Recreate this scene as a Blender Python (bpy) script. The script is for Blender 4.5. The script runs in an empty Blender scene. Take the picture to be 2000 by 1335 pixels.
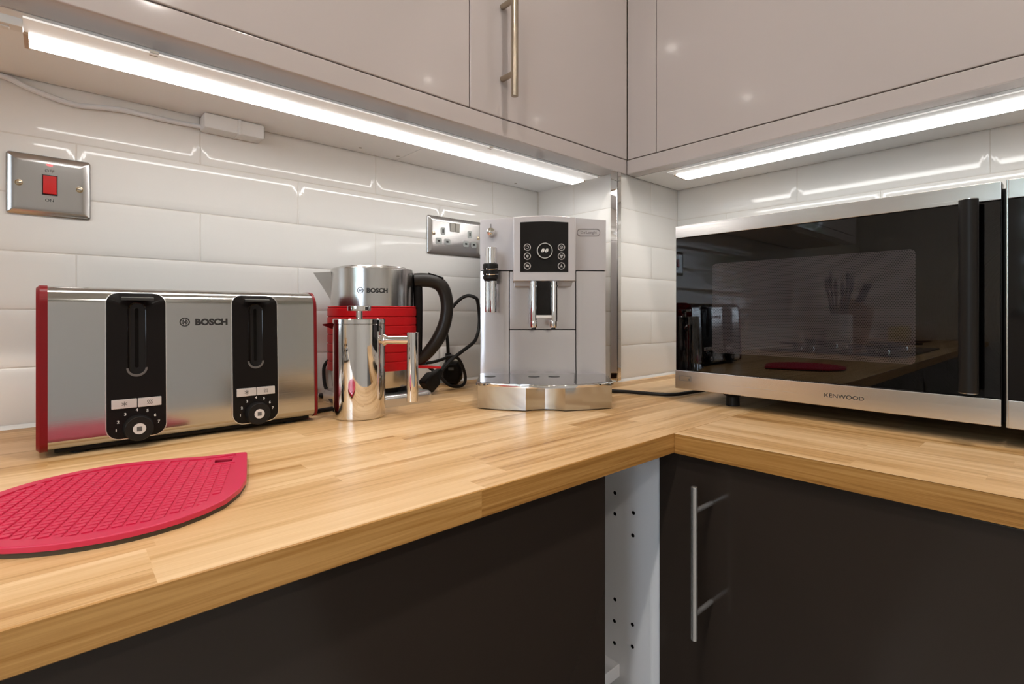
import bpy, bmesh, math, random
from mathutils import Vector, Matrix
random.seed(7)
C = bpy.context.scene.collection
SC = bpy.context.scene
WT = 0.90                                   # height of the worktop above the floor; z below is measured from it

# ------------------------------------------------------------------ camera
A = math.radians(48.2)
cam_d = bpy.data.cameras.new('camera')
cam = bpy.data.objects.new('camera', cam_d); C.objects.link(cam)
cam.location = (0, 0, WT + 0.15)
cam.rotation_euler = (math.radians(90), 0, A - math.radians(90))
cam_d.sensor_fit = 'HORIZONTAL'; cam_d.sensor_width = 36.0; cam_d.lens = 18.0
cam_d.shift_y = -0.02775
cam_d.clip_start = 0.02; cam_d.clip_end = 100
SC.camera = cam
# ------------------------------------------------------------------ sky, exposure
SC.view_settings.view_transform = 'Standard'; SC.view_settings.look = 'None'
SC.view_settings.exposure = 0.0; SC.view_settings.gamma = 1.0
SC.view_settings.use_curve_mapping = False
W = bpy.data.worlds.new('sky'); SC.world = W; W.use_nodes = True
bg = W.node_tree.nodes['Background']
bg.inputs['Color'].default_value = (0.72, 0.84, 1.0, 1); bg.inputs['Strength'].default_value = 10.0
SC.cycles.use_denoising = True
SC.cycles.max_bounces = 10; SC.cycles.diffuse_bounces = 5; SC.cycles.glossy_bounces = 6
SC.cycles.transmission_bounces = 6; SC.cycles.transparent_max_bounces = 8
SC.cycles.sample_clamp_indirect = 6.0
SC.cycles.caustics_reflective = False; SC.cycles.caustics_refractive = False
LED = 14.0          # strength of the two strips under the wall cabinets
SPOT = 25.0          # watts of each ceiling downlight

# ------------------------------------------------------------------ materials
def nodes(name):
    m = bpy.data.materials.new(name); m.use_nodes = True
    return m, m.node_tree, m.node_tree.nodes['Principled BSDF']
def pr(name, col, rough=0.5, metal=0.0, coat=0.0, spec=0.5, noise=0.0, nscale=40.0, emit=None, estr=0.0):
    m, nt, b = nodes(name)
    b.inputs['Base Color'].default_value = (*col, 1)
    b.inputs['Roughness'].default_value = rough
    b.inputs['Metallic'].default_value = metal
    b.inputs['Coat Weight'].default_value = coat
    b.inputs['Coat Roughness'].default_value = 0.03
    b.inputs['Specular IOR Level'].default_value = spec
    if emit:
        b.inputs['Emission Color'].default_value = (*emit, 1); b.inputs['Emission Strength'].default_value = estr
    if noise:
        tc = nt.nodes.new('ShaderNodeTexCoord'); n = nt.nodes.new('ShaderNodeTexNoise')
        n.inputs['Scale'].default_value = nscale; n.inputs['Detail'].default_value = 4
        nt.links.new(tc.outputs['Object'], n.inputs['Vector'])
        mx = nt.nodes.new('ShaderNodeMix'); mx.data_type = 'RGBA'
        mx.inputs[6].default_value = (*[c * (1 - noise) for c in col], 1)
        mx.inputs[7].default_value = (*[min(1, c * (1 + noise)) for c in col], 1)
        nt.links.new(n.outputs['Fac'], mx.inputs[0]); nt.links.new(mx.outputs[2], b.inputs['Base Color'])
    return m
def brushed(name, col, rough, stretch, bump=0.02, metal=1.0):
    """metal with a fine grain; stretch = scale of the grain noise along x, y, z (small = along the brushing)"""
    m, nt, b = nodes(name)
    b.inputs['Base Color'].default_value = (*col, 1); b.inputs['Metallic'].default_value = metal
    tc = nt.nodes.new('ShaderNodeTexCoord'); mp = nt.nodes.new('ShaderNodeMapping')
    mp.inputs['Scale'].default_value = stretch
    n = nt.nodes.new('ShaderNodeTexNoise'); n.inputs['Scale'].default_value = 1.0; n.inputs['Detail'].default_value = 3
    nt.links.new(tc.outputs['Object'], mp.inputs['Vector']); nt.links.new(mp.outputs[0], n.inputs['Vector'])
    mr = nt.nodes.new('ShaderNodeMapRange')
    mr.inputs['To Min'].default_value = rough * 0.8; mr.inputs['To Max'].default_value = rough * 1.25
    nt.links.new(n.outputs['Fac'], mr.inputs['Value']); nt.links.new(mr.outputs[0], b.inputs['Roughness'])
    bp = nt.nodes.new('ShaderNodeBump'); bp.inputs['Strength'].default_value = bump; bp.inputs['Distance'].default_value = 0.001
    nt.links.new(n.outputs['Fac'], bp.inputs['Height']); nt.links.new(bp.outputs[0], b.inputs['Normal'])
    return m
def mth(nt, op, a, b=None, c=None):
    n = nt.nodes.new('ShaderNodeMath'); n.operation = op
    for i, v in enumerate((a, b, c)):
        if v is None: continue
        if isinstance(v, (int, float)): n.inputs[i].default_value = v
        else: nt.links.new(v, n.inputs[i])
    return n.outputs[0]
def staves(name, along, seed, edge=False):
    """oak block worktop: rows of glued staves running along 'x' or 'y'"""
    m, nt, b = nodes(name)
    tc = nt.nodes.new('ShaderNodeTexCoord'); sp = nt.nodes.new('ShaderNodeSeparateXYZ')
    nt.links.new(tc.outputs['Object'], sp.inputs[0])
    L, Wd, Z = (sp.outputs[0], sp.outputs[1], sp.outputs[2]) if along == 'x' else (sp.outputs[1], sp.outputs[0], sp.outputs[2])
    row = mth(nt, 'FLOOR', mth(nt, 'DIVIDE', mth(nt, 'ADD', Wd, seed * 1.7 + 0.0105), 0.0335))
    w1 = nt.nodes.new('ShaderNodeTexWhiteNoise'); w1.noise_dimensions = '1D'; nt.links.new(mth(nt, 'ADD', row, seed * 13.3), w1.inputs['W'])
    l2 = mth(nt, 'ADD', L, mth(nt, 'MULTIPLY', w1.outputs['Value'], 3.0))
    slen = mth(nt, 'ADD', mth(nt, 'MULTIPLY', w1.outputs['Value'], 0.22), 0.22)
    if edge: slen = mth(nt, 'MULTIPLY', slen, 1.9)
    idx = mth(nt, 'FLOOR', mth(nt, 'DIVIDE', l2, slen))
    cm = nt.nodes.new('ShaderNodeCombineXYZ'); nt.links.new(row, cm.inputs[0]); nt.links.new(idx, cm.inputs[1]); cm.inputs[2].default_value = seed
    w2 = nt.nodes.new('ShaderNodeTexWhiteNoise'); w2.noise_dimensions = '3D'; nt.links.new(cm.outputs[0], w2.inputs['Vector'])
    r = w2.outputs['Value']
    # grain, different in every stave
    gv = nt.nodes.new('ShaderNodeCombineXYZ')
    nt.links.new(mth(nt, 'ADD', mth(nt, 'MULTIPLY', L, 2.6), mth(nt, 'MULTIPLY', r, 37.0)), gv.inputs[0])
    nt.links.new(mth(nt, 'ADD', mth(nt, 'MULTIPLY', Wd, 42.0), mth(nt, 'MULTIPLY', r, 91.0)), gv.inputs[1])
    nt.links.new(mth(nt, 'MULTIPLY', Z, 170.0 if edge else 55.0), gv.inputs[2])
    n1 = nt.nodes.new('ShaderNodeTexNoise'); n1.inputs['Scale'].default_value = 1.0; n1.inputs['Detail'].default_value = 5
    n1.inputs['Roughness'].default_value = 0.6; n1.inputs['Distortion'].default_value = 1.6 if edge else 0.9
    nt.links.new(gv.outputs[0], n1.inputs['Vector'])
    fv = nt.nodes.new('ShaderNodeCombineXYZ')
    nt.links.new(mth(nt, 'ADD', mth(nt, 'MULTIPLY', L, 14.0), mth(nt, 'MULTIPLY', r, 11.0)), fv.inputs[0])
    nt.links.new(mth(nt, 'MULTIPLY', Wd, 620.0), fv.inputs[1]); nt.links.new(mth(nt, 'MULTIPLY', Z, 500.0), fv.inputs[2])
    n2 = nt.nodes.new('ShaderNodeTexNoise'); n2.inputs['Scale'].default_value = 1.0; n2.inputs['Detail'].default_value = 2
    nt.links.new(fv.outputs[0], n2.inputs['Vector'])
    # value: stave tone + broad grain + pores
    v = mth(nt, 'ADD', mth(nt, 'ADD', mth(nt, 'MULTIPLY', r, 0.27), 0.065), mth(nt, 'ADD', mth(nt, 'SUBTRACT', mth(nt, 'MULTIPLY', n1.outputs['Fac'], 1.0), 0.13), mth(nt, 'MULTIPLY', n2.outputs['Fac'], 0.20)))
    cr = nt.nodes.new('ShaderNodeValToRGB'); e = cr.color_ramp.elements
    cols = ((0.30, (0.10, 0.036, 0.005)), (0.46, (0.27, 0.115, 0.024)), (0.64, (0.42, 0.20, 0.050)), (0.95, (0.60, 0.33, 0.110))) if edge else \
           ((0.28, (0.25, 0.105, 0.026)), (0.47, (0.47, 0.25, 0.084)), (0.64, (0.66, 0.405, 0.185)), (0.98, (0.84, 0.59, 0.335)))  # edge ramp is darker: lath tone plus painted-in shade of the front face
    e[0].position = cols[0][0]; e[0].color = (*cols[0][1], 1); e[1].position = cols[-1][0]; e[1].color = (*cols[-1][1], 1)
    for p, c in cols[1:-1]:
        k = e.new(p); k.color = (*c, 1)
    nt.links.new(v, cr.inputs[0]); nt.links.new(cr.outputs[0], b.inputs['Base Color'])
    b.inputs['Roughness'].default_value = 0.38; b.inputs['Specular IOR Level'].default_value = 0.35
    bp = nt.nodes.new('ShaderNodeBump'); bp.inputs['Strength'].default_value = 0.10; bp.inputs['Distance'].default_value = 0.0006
    nt.links.new(n2.outputs['Fac'], bp.inputs['Height']); nt.links.new(bp.outputs[0], b.inputs['Normal'])
    return m
def emission(name, col, s):
    m = bpy.data.materials.new(name); m.use_nodes = True; nt = m.node_tree
    nt.nodes.remove(nt.nodes['Principled BSDF']); e = nt.nodes.new('ShaderNodeEmission')
    e.inputs[0].default_value = (*col, 1); e.inputs[1].default_value = s
    nt.links.new(e.outputs[0], nt.nodes['Material Output'].inputs[0]); return m
def pane(name, tint, refl_ior=1.5, rough=0.01):
    """thin glass: tinted see-through plus a mirror share by Fresnel"""
    m = bpy.data.materials.new(name); m.use_nodes = True; nt = m.node_tree
    nt.nodes.remove(nt.nodes['Principled BSDF'])
    t = nt.nodes.new('ShaderNodeBsdfTransparent'); t.inputs[0].default_value = (*tint, 1)
    g = nt.nodes.new('ShaderNodeBsdfGlossy'); g.inputs['Roughness'].default_value = rough
    f = nt.nodes.new('ShaderNodeFresnel'); f.inputs[0].default_value = refl_ior
    mx = nt.nodes.new('ShaderNodeMixShader')
    nt.links.new(f.outputs[0], mx.inputs[0]); nt.links.new(t.outputs[0], mx.inputs[1]); nt.links.new(g.outputs[0], mx.inputs[2])
    nt.links.new(mx.outputs[0], nt.nodes['Material Output'].inputs[0]); return m
def dotscreen(name):
    """pressed steel sheet with rows of round holes"""
    m, nt, b = nodes(name)
    tc = nt.nodes.new('ShaderNodeTexCoord'); sp = nt.nodes.new('ShaderNodeSeparateXYZ'); nt.links.new(tc.outputs['Object'], sp.inputs[0])
    P = 0.0026
    v = mth(nt, 'DIVIDE', sp.outputs[2], P * 0.866); rowi = mth(nt, 'FLOOR', v)
    off = mth(nt, 'MULTIPLY', mth(nt, 'MODULO', mth(nt, 'ADD', rowi, 1000.0), 2.0), 0.5)
    u = mth(nt, 'ADD', mth(nt, 'DIVIDE', sp.outputs[1], P), off)
    du = mth(nt, 'SUBTRACT', mth(nt, 'FRACT', u), 0.5); dv = mth(nt, 'SUBTRACT', mth(nt, 'FRACT', v), 0.5)
    d = mth(nt, 'SQRT', mth(nt, 'ADD', mth(nt, 'MULTIPLY', du, du), mth(nt, 'MULTIPLY', dv, dv)))
    hole = mth(nt, 'LESS_THAN', d, 0.30)
    mx = nt.nodes.new('ShaderNodeMix'); mx.data_type = 'RGBA'
    mx.inputs[6].default_value = (0.50, 0.45, 0.46, 1); mx.inputs[7].default_value = (0.01, 0.008, 0.008, 1)
    nt.links.new(hole, mx.inputs[0]); nt.links.new(mx.outputs[2], b.inputs['Base Color'])
    b.inputs['Roughness'].default_value = 0.45
    return m

M = {}
M['tile'] = pr('cream_glazed_tile', (0.80, 0.775, 0.735), 0.09, noise=0.012, nscale=6)
M['grout'] = pr('pale_grout', (0.70, 0.66, 0.60), 0.9, noise=0.05, nscale=300)
M['paint'] = pr('warm_white_paint', (0.72, 0.71, 0.70), 0.8, noise=0.01, nscale=12)
M['ceiling'] = pr('ceiling_paint', (0.82, 0.80, 0.77), 0.9, noise=0.01, nscale=9)
M['floor'] = pr('floor_vinyl', (0.38, 0.36, 0.34), 0.45, noise=0.15, nscale=5)
M['gloss'] = pr('cashmere_gloss_lacquer', (0.50, 0.44, 0.415), 0.09, coat=0.6, noise=0.008, nscale=3)
M['dark'] = pr('graphite_gloss_lacquer', (0.034, 0.0245, 0.019), 0.14, spec=0.45, noise=0.02, nscale=3)
M['carc'] = pr('white_melamine', (0.90, 0.90, 0.92), 0.45, noise=0.01, nscale=20)
M['under'] = pr('white_underside', (0.87, 0.87, 0.87), 0.45, noise=0.02, nscale=8)
M['gap'] = pr('shadow_gap_black', (0.005, 0.0045, 0.004), 0.8, spec=0.05, noise=0.05)
M['white'] = pr('white_plastic', (0.78, 0.78, 0.77), 0.35, noise=0.01)
M['cable'] = pr('white_cable', (0.74, 0.75, 0.77), 0.45, noise=0.01)
M['black'] = pr('black_plastic', (0.008, 0.0065, 0.006), 0.25, spec=0.14, noise=0.02)
M['matt'] = pr('matt_black_rubber', (0.012, 0.0105, 0.0095), 0.42, spec=0.2, noise=0.02)
M['handle'] = pr('kettle_handle_plastic', (0.014, 0.0105, 0.008), 0.36, spec=0.3, noise=0.05)
M['glossblack'] = pr('gloss_black_lever', (0.012, 0.010, 0.009), 0.18, coat=0.5, noise=0.02)
M['red'] = pr('red_plastic', (0.17, 0.002, 0.005), 0.30, spec=0.35, noise=0.03)
M['band'] = pr('red_silicone_band', (0.50, 0.005, 0.009), 0.45, spec=0.3, noise=0.03)
M['mat'] = pr('raspberry_silicone', (0.60, 0.022, 0.075), 0.42, noise=0.03, nscale=60)
M['olive'] = pr('olive_grey_silicone', (0.055, 0.042, 0.024), 0.6, noise=0.04)
M['chrome'] = pr('polished_steel', (0.82, 0.80, 0.78), 0.035, metal=1.0, noise=0.01)
M['steelx'] = brushed('brushed_steel_across', (0.52, 0.515, 0.50), 0.115, (6, 900, 900), bump=0.006)
M['steelz'] = brushed('brushed_steel_upright', (0.58, 0.565, 0.545), 0.19, (900, 900, 6))
M['steely'] = brushed('brushed_steel_along_door', (0.70, 0.675, 0.655), 0.24, (900, 4, 900), bump=0.003)
M['bar'] = brushed('satin_nickel_bar', (0.44, 0.37, 0.29), 0.22, (700, 700, 8))
M['plate'] = brushed('brushed_faceplate', (0.48, 0.46, 0.445), 0.22, (8, 900, 900))
M['silver'] = pr('silver_lacquer', (0.56, 0.525, 0.525), 0.34, metal=0.5, noise=0.01, nscale=500)
M['silverb'] = brushed('silver_panel', (0.70, 0.66, 0.655), 0.17, (6, 600, 600), bump=0.006, metal=0.88)
M['traytop'] = brushed('dark_polished_tray', (0.42, 0.40, 0.42), 0.10, (6, 600, 600), bump=0.004)
M['display'] = pr('gloss_black_display', (0.006, 0.0045, 0.004), 0.06, spec=0.3, noise=0.02)
M['ink'] = pr('black_print', (0.012, 0.012, 0.012), 0.5, noise=0.02)
M['greyink'] = pr('grey_print', (0.10, 0.095, 0.09), 0.5, noise=0.02)
M['whiteink'] = pr('white_print', (0.72, 0.70, 0.67), 0.5, noise=0.02)
M['icon'] = pr('pale_icon_print', (0.36, 0.335, 0.32), 0.4, noise=0.02)
M['rocker'] = pr('red_rocker', (0.60, 0.004, 0.004), 0.25, coat=0.2, noise=0.02)
M['neon'] = emission('neon_glow', (1.0, 0.25, 0.25), 1.1)
M['greyplastic'] = pr('grey_plastic', (0.36, 0.37, 0.35), 0.4, noise=0.02)
M['greige'] = pr('socket_rocker_grey', (0.40, 0.37, 0.32), 0.35, noise=0.02)
M['capbeige'] = pr('beige_end_cap', (0.52, 0.40, 0.29), 0.5, noise=0.02)
M['badge'] = pr('badge_outline', (0.27, 0.235, 0.235), 0.4, metal=0.3, noise=0.02)
M['screw'] = pr('brassy_screw', (0.60, 0.50, 0.36), 0.25, metal=1.0, noise=0.03)
M['knobwhite'] = pr('knob_cap', (0.62, 0.58, 0.56), 0.35, noise=0.01)
M['button'] = pr('satin_button', (0.60, 0.56, 0.54), 0.3, metal=0.3, noise=0.01)
M['housing'] = pr('white_plastic_added_glow', (0.86, 0.86, 0.85), 0.4, noise=0.01, emit=(1.0, 0.98, 0.95), estr=0.14)  # white plastic housing; faint emission added so it looks lit by the diffuser
M['satin'] = pr('satin_steel', (0.74, 0.73, 0.72), 0.24, metal=0.9, noise=0.01)
M['led'] = emission('led_diffuser', (1.0, 0.985, 0.96), LED)
M['bulb'] = emission('downlight_lamp', (1.0, 0.88, 0.76), 160.0)
M['glass'] = pane('smoked_door_glass', (0.50, 0.46, 0.46), 1.62)
M['window'] = pane('window_glass', (0.95, 0.96, 0.96), 1.45)
M['screen'] = dotscreen('perforated_screen')
M['oakx'] = staves('oak_staves_long', 'x', 1.0)
M['oakxe'] = staves('oak_front_lath_shaded_long', 'x', 2.0, True)  # front faces: darker lath tone, with their shade painted into the colour
M['oakye'] = staves('oak_front_lath_shaded_cross', 'y', 6.0, True)
M['oaky'] = staves('oak_staves_cross', 'y', 4.0)
M['seal'] = pr('white_sealant', (0.76, 0.74, 0.70), 0.4, noise=0.01)
M['leaf'] = pr('tree_leaf', (0.05, 0.16, 0.03), 0.6, noise=0.4, nscale=3)
M['bark'] = pr('tree_bark', (0.09, 0.06, 0.04), 0.9, noise=0.3, nscale=20)
M['grass'] = pr('lawn_green', (0.10, 0.22, 0.05), 0.9, noise=0.3, nscale=6)
M['wood'] = pr('light_wood', (0.42, 0.24, 0.10), 0.5, noise=0.2, nscale=25)
M['yellow'] = pr('yellow_wrapper', (0.70, 0.52, 0.05), 0.4, noise=0.2, nscale=60)
M['paper'] = pr('white_printed_wrapper', (0.72, 0.66, 0.64), 0.4, noise=0.25, nscale=60)

# ------------------------------------------------------------------ mesh building
class MB:
    """collects shapes as plain verts and faces"""
    def __init__(s): s.v = []; s.f = []; s.mi = []
    def add(s, vs, fs, mi=0):
        o = len(s.v); s.v += [Vector(p) for p in vs]
        for f in fs: s.f.append([i + o for i in f]); s.mi.append(mi)
        return s
    def bm(s, b, mi=0):
        b.verts.ensure_lookup_table(); b.verts.index_update()
        s.add([v.co.copy() for v in b.verts], [[v.index for v in f.verts] for f in b.faces], mi); b.free(); return s
    def xform(s, fn): s.v = [Vector(fn(p)) for p in s.v]; return s
    def box(s, a, b, bev=0.0, seg=2, mi=0):
        lo = [min(p, q) for p, q in zip(a, b)]; hi = [max(p, q) for p, q in zip(a, b)]
        k = bmesh.new(); bmesh.ops.create_cube(k, size=1)
        for v in k.verts: v.co = Vector([(l + h) / 2 + c * (h - l) for l, h, c in zip(lo, hi, v.co)])
        if bev: bmesh.ops.bevel(k, geom=k.edges[:], offset=bev, segments=seg, affect='EDGES', profile=0.5)
        return s.bm(k, mi)
    def cyl(s, p0, p1, r, n=24, r1=None, bev=0.0, mi=0):
        p0, p1 = Vector(p0), Vector(p1); L = (p1 - p0).length; r1 = r if r1 is None else r1
        prof = [(0, 0), (r, 0), (r1, L), (0, L)]
        if bev: prof = [(0, 0), (r - bev, 0), (r - bev * .3, bev * .3), (r, bev), (r1, L - bev), (r1 - bev * .3, L - bev * .3), (r1 - bev, L), (0, L)]
        q = (p1 - p0).to_track_quat('Z', 'Y').to_matrix()
        return s.lathe(prof, n, lambda p: p0 + q @ Vector(p), mi)
    def lathe(s, prof, n=48, fn=lambda p: p, mi=0):
        vs, ring = [], []
        for r, z in prof:
            if r < 1e-7: ring.append([len(vs)]); vs.append(fn((0, 0, z)))
            else:
                ring.append(list(range(len(vs), len(vs) + n)))
                vs += [fn((r * math.cos(2 * math.pi * i / n), r * math.sin(2 * math.pi * i / n), z)) for i in range(n)]
        fs = []
        for a, b in zip(ring, ring[1:]):
            for i in range(n):
                j = (i + 1) % n
                if len(a) == 1 and len(b) == 1: continue
                if len(a) == 1: fs.append([a[0], b[j], b[i]])
                elif len(b) == 1: fs.append([a[i], a[j], b[0]])
                else: fs.append([a[i], a[j], b[j], b[i]])
        return s.add(vs, fs, mi)
    def tube(s, pts, r, n=12, sub=6, rz=None, mi=0):
        """round bar along a smooth line through pts; r a number or one per point"""
        P = [Vector(p) for p in pts]; R = [r] * len(P) if isinstance(r, (int, float)) else list(r)
        q, rr = [], []
        for i in range(len(P) - 1):
            a, b, c, d = P[max(i - 1, 0)], P[i], P[i + 1], P[min(i + 2, len(P) - 1)]
            for k in range(sub):
                t = k / sub
                q.append(0.5 * ((2 * b) + (c - a) * t + (2 * a - 5 * b + 4 * c - d) * t * t + (3 * b - a - 3 * c + d) * t ** 3))
                rr.append(R[i] + (R[i + 1] - R[i]) * t)
        q.append(P[-1]); rr.append(R[-1])
        vs, fs = [], []; up = None
        for i, p in enumerate(q):
            t = (q[min(i + 1, len(q) - 1)] - q[max(i - 1, 0)]).normalized()
            if up is None: up = Vector((0, 0, 1)) if abs(t.z) < .9 else Vector((1, 0, 0))
            sx = t.cross(up).normalized(); up = sx.cross(t).normalized()
            for k in range(n):
                a = 2 * math.pi * k / n
                vs.append(p + (sx * math.cos(a) + up * math.sin(a) * (rz or 1.0)) * rr[i])
        m = len(q)
        for i in range(m - 1):
            for k in range(n):
                j = (k + 1) % n; fs.append([i * n + k, i * n + j, (i + 1) * n + j, (i + 1) * n + k])
        fs.append(list(range(n))[::-1]); fs.append([(m - 1) * n + k for k in range(n)])
        return s.add(vs, fs, mi)
    def prism(s, out, t, fn, cham=0.0, holes=(), mi=0, back=True, seg=3, hmi=None):
        """outline (u, v) counter-clockwise, thickness t along w; fn maps (u, v, w); front edge rounded by cham; through holes"""
        n = len(out)
        def inset(o, d):
            r = []
            for i in range(len(o)):
                p, q, e = Vector(o[i - 1]), Vector(o[i]), Vector(o[(i + 1) % len(o)])
                n1 = Vector(((q - p).y, -(q - p).x)); n2 = Vector(((e - q).y, -(e - q).x))
                n1 = n1.normalized() if n1.length > 1e-9 else n2.normalized(); n2 = n2.normalized() if n2.length > 1e-9 else n1
                k = n1 + n2; k = k / max(k.dot(n1), .35) if k.length > 1e-6 else n1
                r.append(tuple(q - k * d))
            return r
        rings = [(out, 0.0)]
        if cham:
            for i in range(seg + 1):
                a = math.pi / 2 * i / seg
                rings.append((inset(out, cham * (1 - math.cos(a))), t - cham + cham * math.sin(a)))
        else: rings.append((out, t))
        vs = []
        for o, w in rings: vs += [fn((u, v, w)) for u, v in o]
        fs = []
        for k in range(len(rings) - 1):
            for i in range(n):
                j = (i + 1) % n; fs.append([k * n + i, k * n + j, (k + 1) * n + j, (k + 1) * n + i])
        s.add(vs, fs, mi)
        for o, w, top in ((rings[-1][0], t, True), (out, 0.0, False)):
            if not top and not back: continue
            if not holes:
                ids = list(range(n)); s.add([fn((u, v, w)) for u, v in o], [ids if top else ids[::-1]], mi)
            else:
                k = bmesh.new(); E = []
                for lp in [o] + list(holes):
                    vv = [k.verts.new((u, v, 0)) for u, v in lp]
                    E += [k.edges.new((vv[i], vv[(i + 1) % len(vv)])) for i in range(len(vv))]
                bmesh.ops.triangle_fill(k, edges=E, use_beauty=True, use_dissolve=False, normal=(0, 0, 1))
                k.verts.index_update()
                s.add([fn((v.co.x, v.co.y, w)) for v in k.verts], [[v.index for v in f.verts] for f in k.faces], mi); k.free()
        for h in holes:
            m = len(h); vs = [fn((u, v, 0)) for u, v in h] + [fn((u, v, t)) for u, v in h]
            s.add(vs, [[(i + 1) % m, i, m + i, m + (i + 1) % m] for i in range(m)], mi if hmi is None else hmi)
        return s
    def ring(s, r0, r1, t, fn, n=40, mi=0):
        return s.prism(circ(0, 0, r1, n), t, fn, holes=[circ(0, 0, r0, n)], mi=mi)
    def loft(s, rings, mi=0, caps=True):
        n = len(rings[0]); vs = [p for r in rings for p in r]; fs = []
        for k in range(len(rings) - 1):
            for i in range(n):
                j = (i + 1) % n; fs.append([k * n + i, k * n + j, (k + 1) * n + j, (k + 1) * n + i])
        if caps: fs.append(list(range(n))[::-1]); fs.append([(len(rings) - 1) * n + i for i in range(n)])
        return s.add(vs, fs, mi)
    def text(s, txt, h, fn, bold=0.0, t=0.0002, wide=1.0, align='LEFT', mi=0):
        cu = bpy.data.curves.new('lettering', 'FONT'); cu.body = txt; cu.size = 1.0; cu.align_x = align
        cu.offset = bold; cu.extrude = 0.5; cu.resolution_u = 4
        o = bpy.data.objects.new('lettering', cu); C.objects.link(o)
        dg = bpy.context.evaluated_depsgraph_get(); me = bpy.data.meshes.new_from_object(o.evaluated_get(dg))
        bpy.data.objects.remove(o); bpy.data.curves.remove(cu)
        k = h / 0.70
        s.add([fn((v.co.x * k * wide, v.co.y * k, (v.co.z + .5) * t)) for v in me.vertices], [list(p.vertices) for p in me.polygons], mi)
        bpy.data.meshes.remove(me); return s

def circ(x, y, r, n=24, ry=None): return [(x + r * math.cos(2 * math.pi * i / n), y + (ry or r) * math.sin(2 * math.pi * i / n)) for i in range(n)]
def rrect(x0, y0, x1, y1, r, n=6):
    o = []
    for cx, cy, a in ((x1 - r, y0 + r, -90), (x1 - r, y1 - r, 0), (x0 + r, y1 - r, 90), (x0 + r, y0 + r, 180)):
        for i in range(n + 1):
            t = math.radians(a + 90 * i / n); o.append((cx + r * math.cos(t), cy + r * math.sin(t)))
    return o
def rect(x0, y0, x1, y1): return [(x0, y0), (x1, y0), (x1, y1), (x0, y1)]

def tag(o, label=None, cat=None, group=None, kind=None):
    for k, v in (('label', label), ('category', cat), ('group', group), ('kind', kind)):
        if v: o[k] = v
    return o
ROOT = {}
def obj(name, mb, mat, parent=None, room=True, angle=35):
    """link MB as ONE mesh object. room: coordinates are the room's with z from the worktop; otherwise they are the thing's own"""
    me = bpy.data.meshes.new(name); b = bmesh.new()
    vs = [b.verts.new(p) for p in mb.v]
    for f, mi in zip(mb.f, mb.mi):
        try: k = b.faces.new([vs[i] for i in f]); k.material_index = mi; k.smooth = True
        except ValueError: pass
    bmesh.ops.remove_doubles(b, verts=b.verts[:], dist=1e-6)
    bmesh.ops.recalc_face_normals(b, faces=b.faces[:])
    o = bpy.data.objects.new(name, me); C.objects.link(o)
    root = parent
    while root is not None and root.parent is not None: root = root.parent
    if room:
        if root is None:
            ctr = Vector((sum(v.co.x for v in b.verts) / len(b.verts), sum(v.co.y for v in b.verts) / len(b.verts), min(v.co.z for v in b.verts)))
            if name in KEEP: ctr = Vector((0, 0, 0))
            for v in b.verts: v.co -= ctr
            o.location = ctr + Vector((0, 0, WT))
        else:
            inv = ROOT[root.name].inverted()
            for v in b.verts: v.co = inv @ (v.co + Vector((0, 0, WT)))
    b.to_mesh(me); b.free()
    for m in (mat if isinstance(mat, (list, tuple)) else [mat]): me.materials.append(m)
    me.set_sharp_from_angle(angle=math.radians(angle))
    wn = o.modifiers.new('face_weighted_normals', 'WEIGHTED_NORMAL'); wn.mode = 'FACE_AREA'; wn.keep_sharp = True; wn.weight = 50
    if parent is not None: o.parent = parent
    return o
KEEP = {'worktop_long', 'worktop_short', 'wall_left', 'wall_right', 'wall_corner'}
def thing(name, label, cat, loc, rz=0.0, group=None):
    o = bpy.data.objects.new(name, None); C.objects.link(o); o.empty_display_size = 0.05
    o.location = Vector(loc) + Vector((0, 0, WT)); o.rotation_euler = (0, 0, rz)
    ROOT[o.name] = Matrix.Translation(o.location) @ Matrix.Rotation(rz, 4, 'Z')
    return tag(o, label, cat, group)
def struct(name, mb, mat, parent=None): return tag(obj(name, mb, mat, parent), kind='structure')
XY = lambda p: p
def onY(y, flip=-1): return lambda p: (p[0], y + flip * p[2], p[1])      # (u, v, w) -> x, out of a wall facing -y, z
def onX(x): return lambda p: (x - p[2], -p[0], p[1])                     # u = -y, facing -x

# ------------------------------------------------------------------ room dimensions (x, y in metres from the camera, z from the worktop)
W1, W2 = 0.933, 1.1756                     # tiled wall behind the toaster, tiled wall behind the microwave
YB, XA = 0.687, 0.9227                     # boxed-in corner
XF, YN, ZC, ZFL = -2.15, -1.75, 1.50, -WT  # far wall, near wall, ceiling, floor
ZU = 0.4596                                # underside of the wall cabinets
YF, XR = 0.3425, 0.579                     # front edges of the worktops
YU, XU = 0.680, 0.953                      # faces of the wall cabinets
ZD = 0.4925                                # bottom of the cabinet doors

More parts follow.
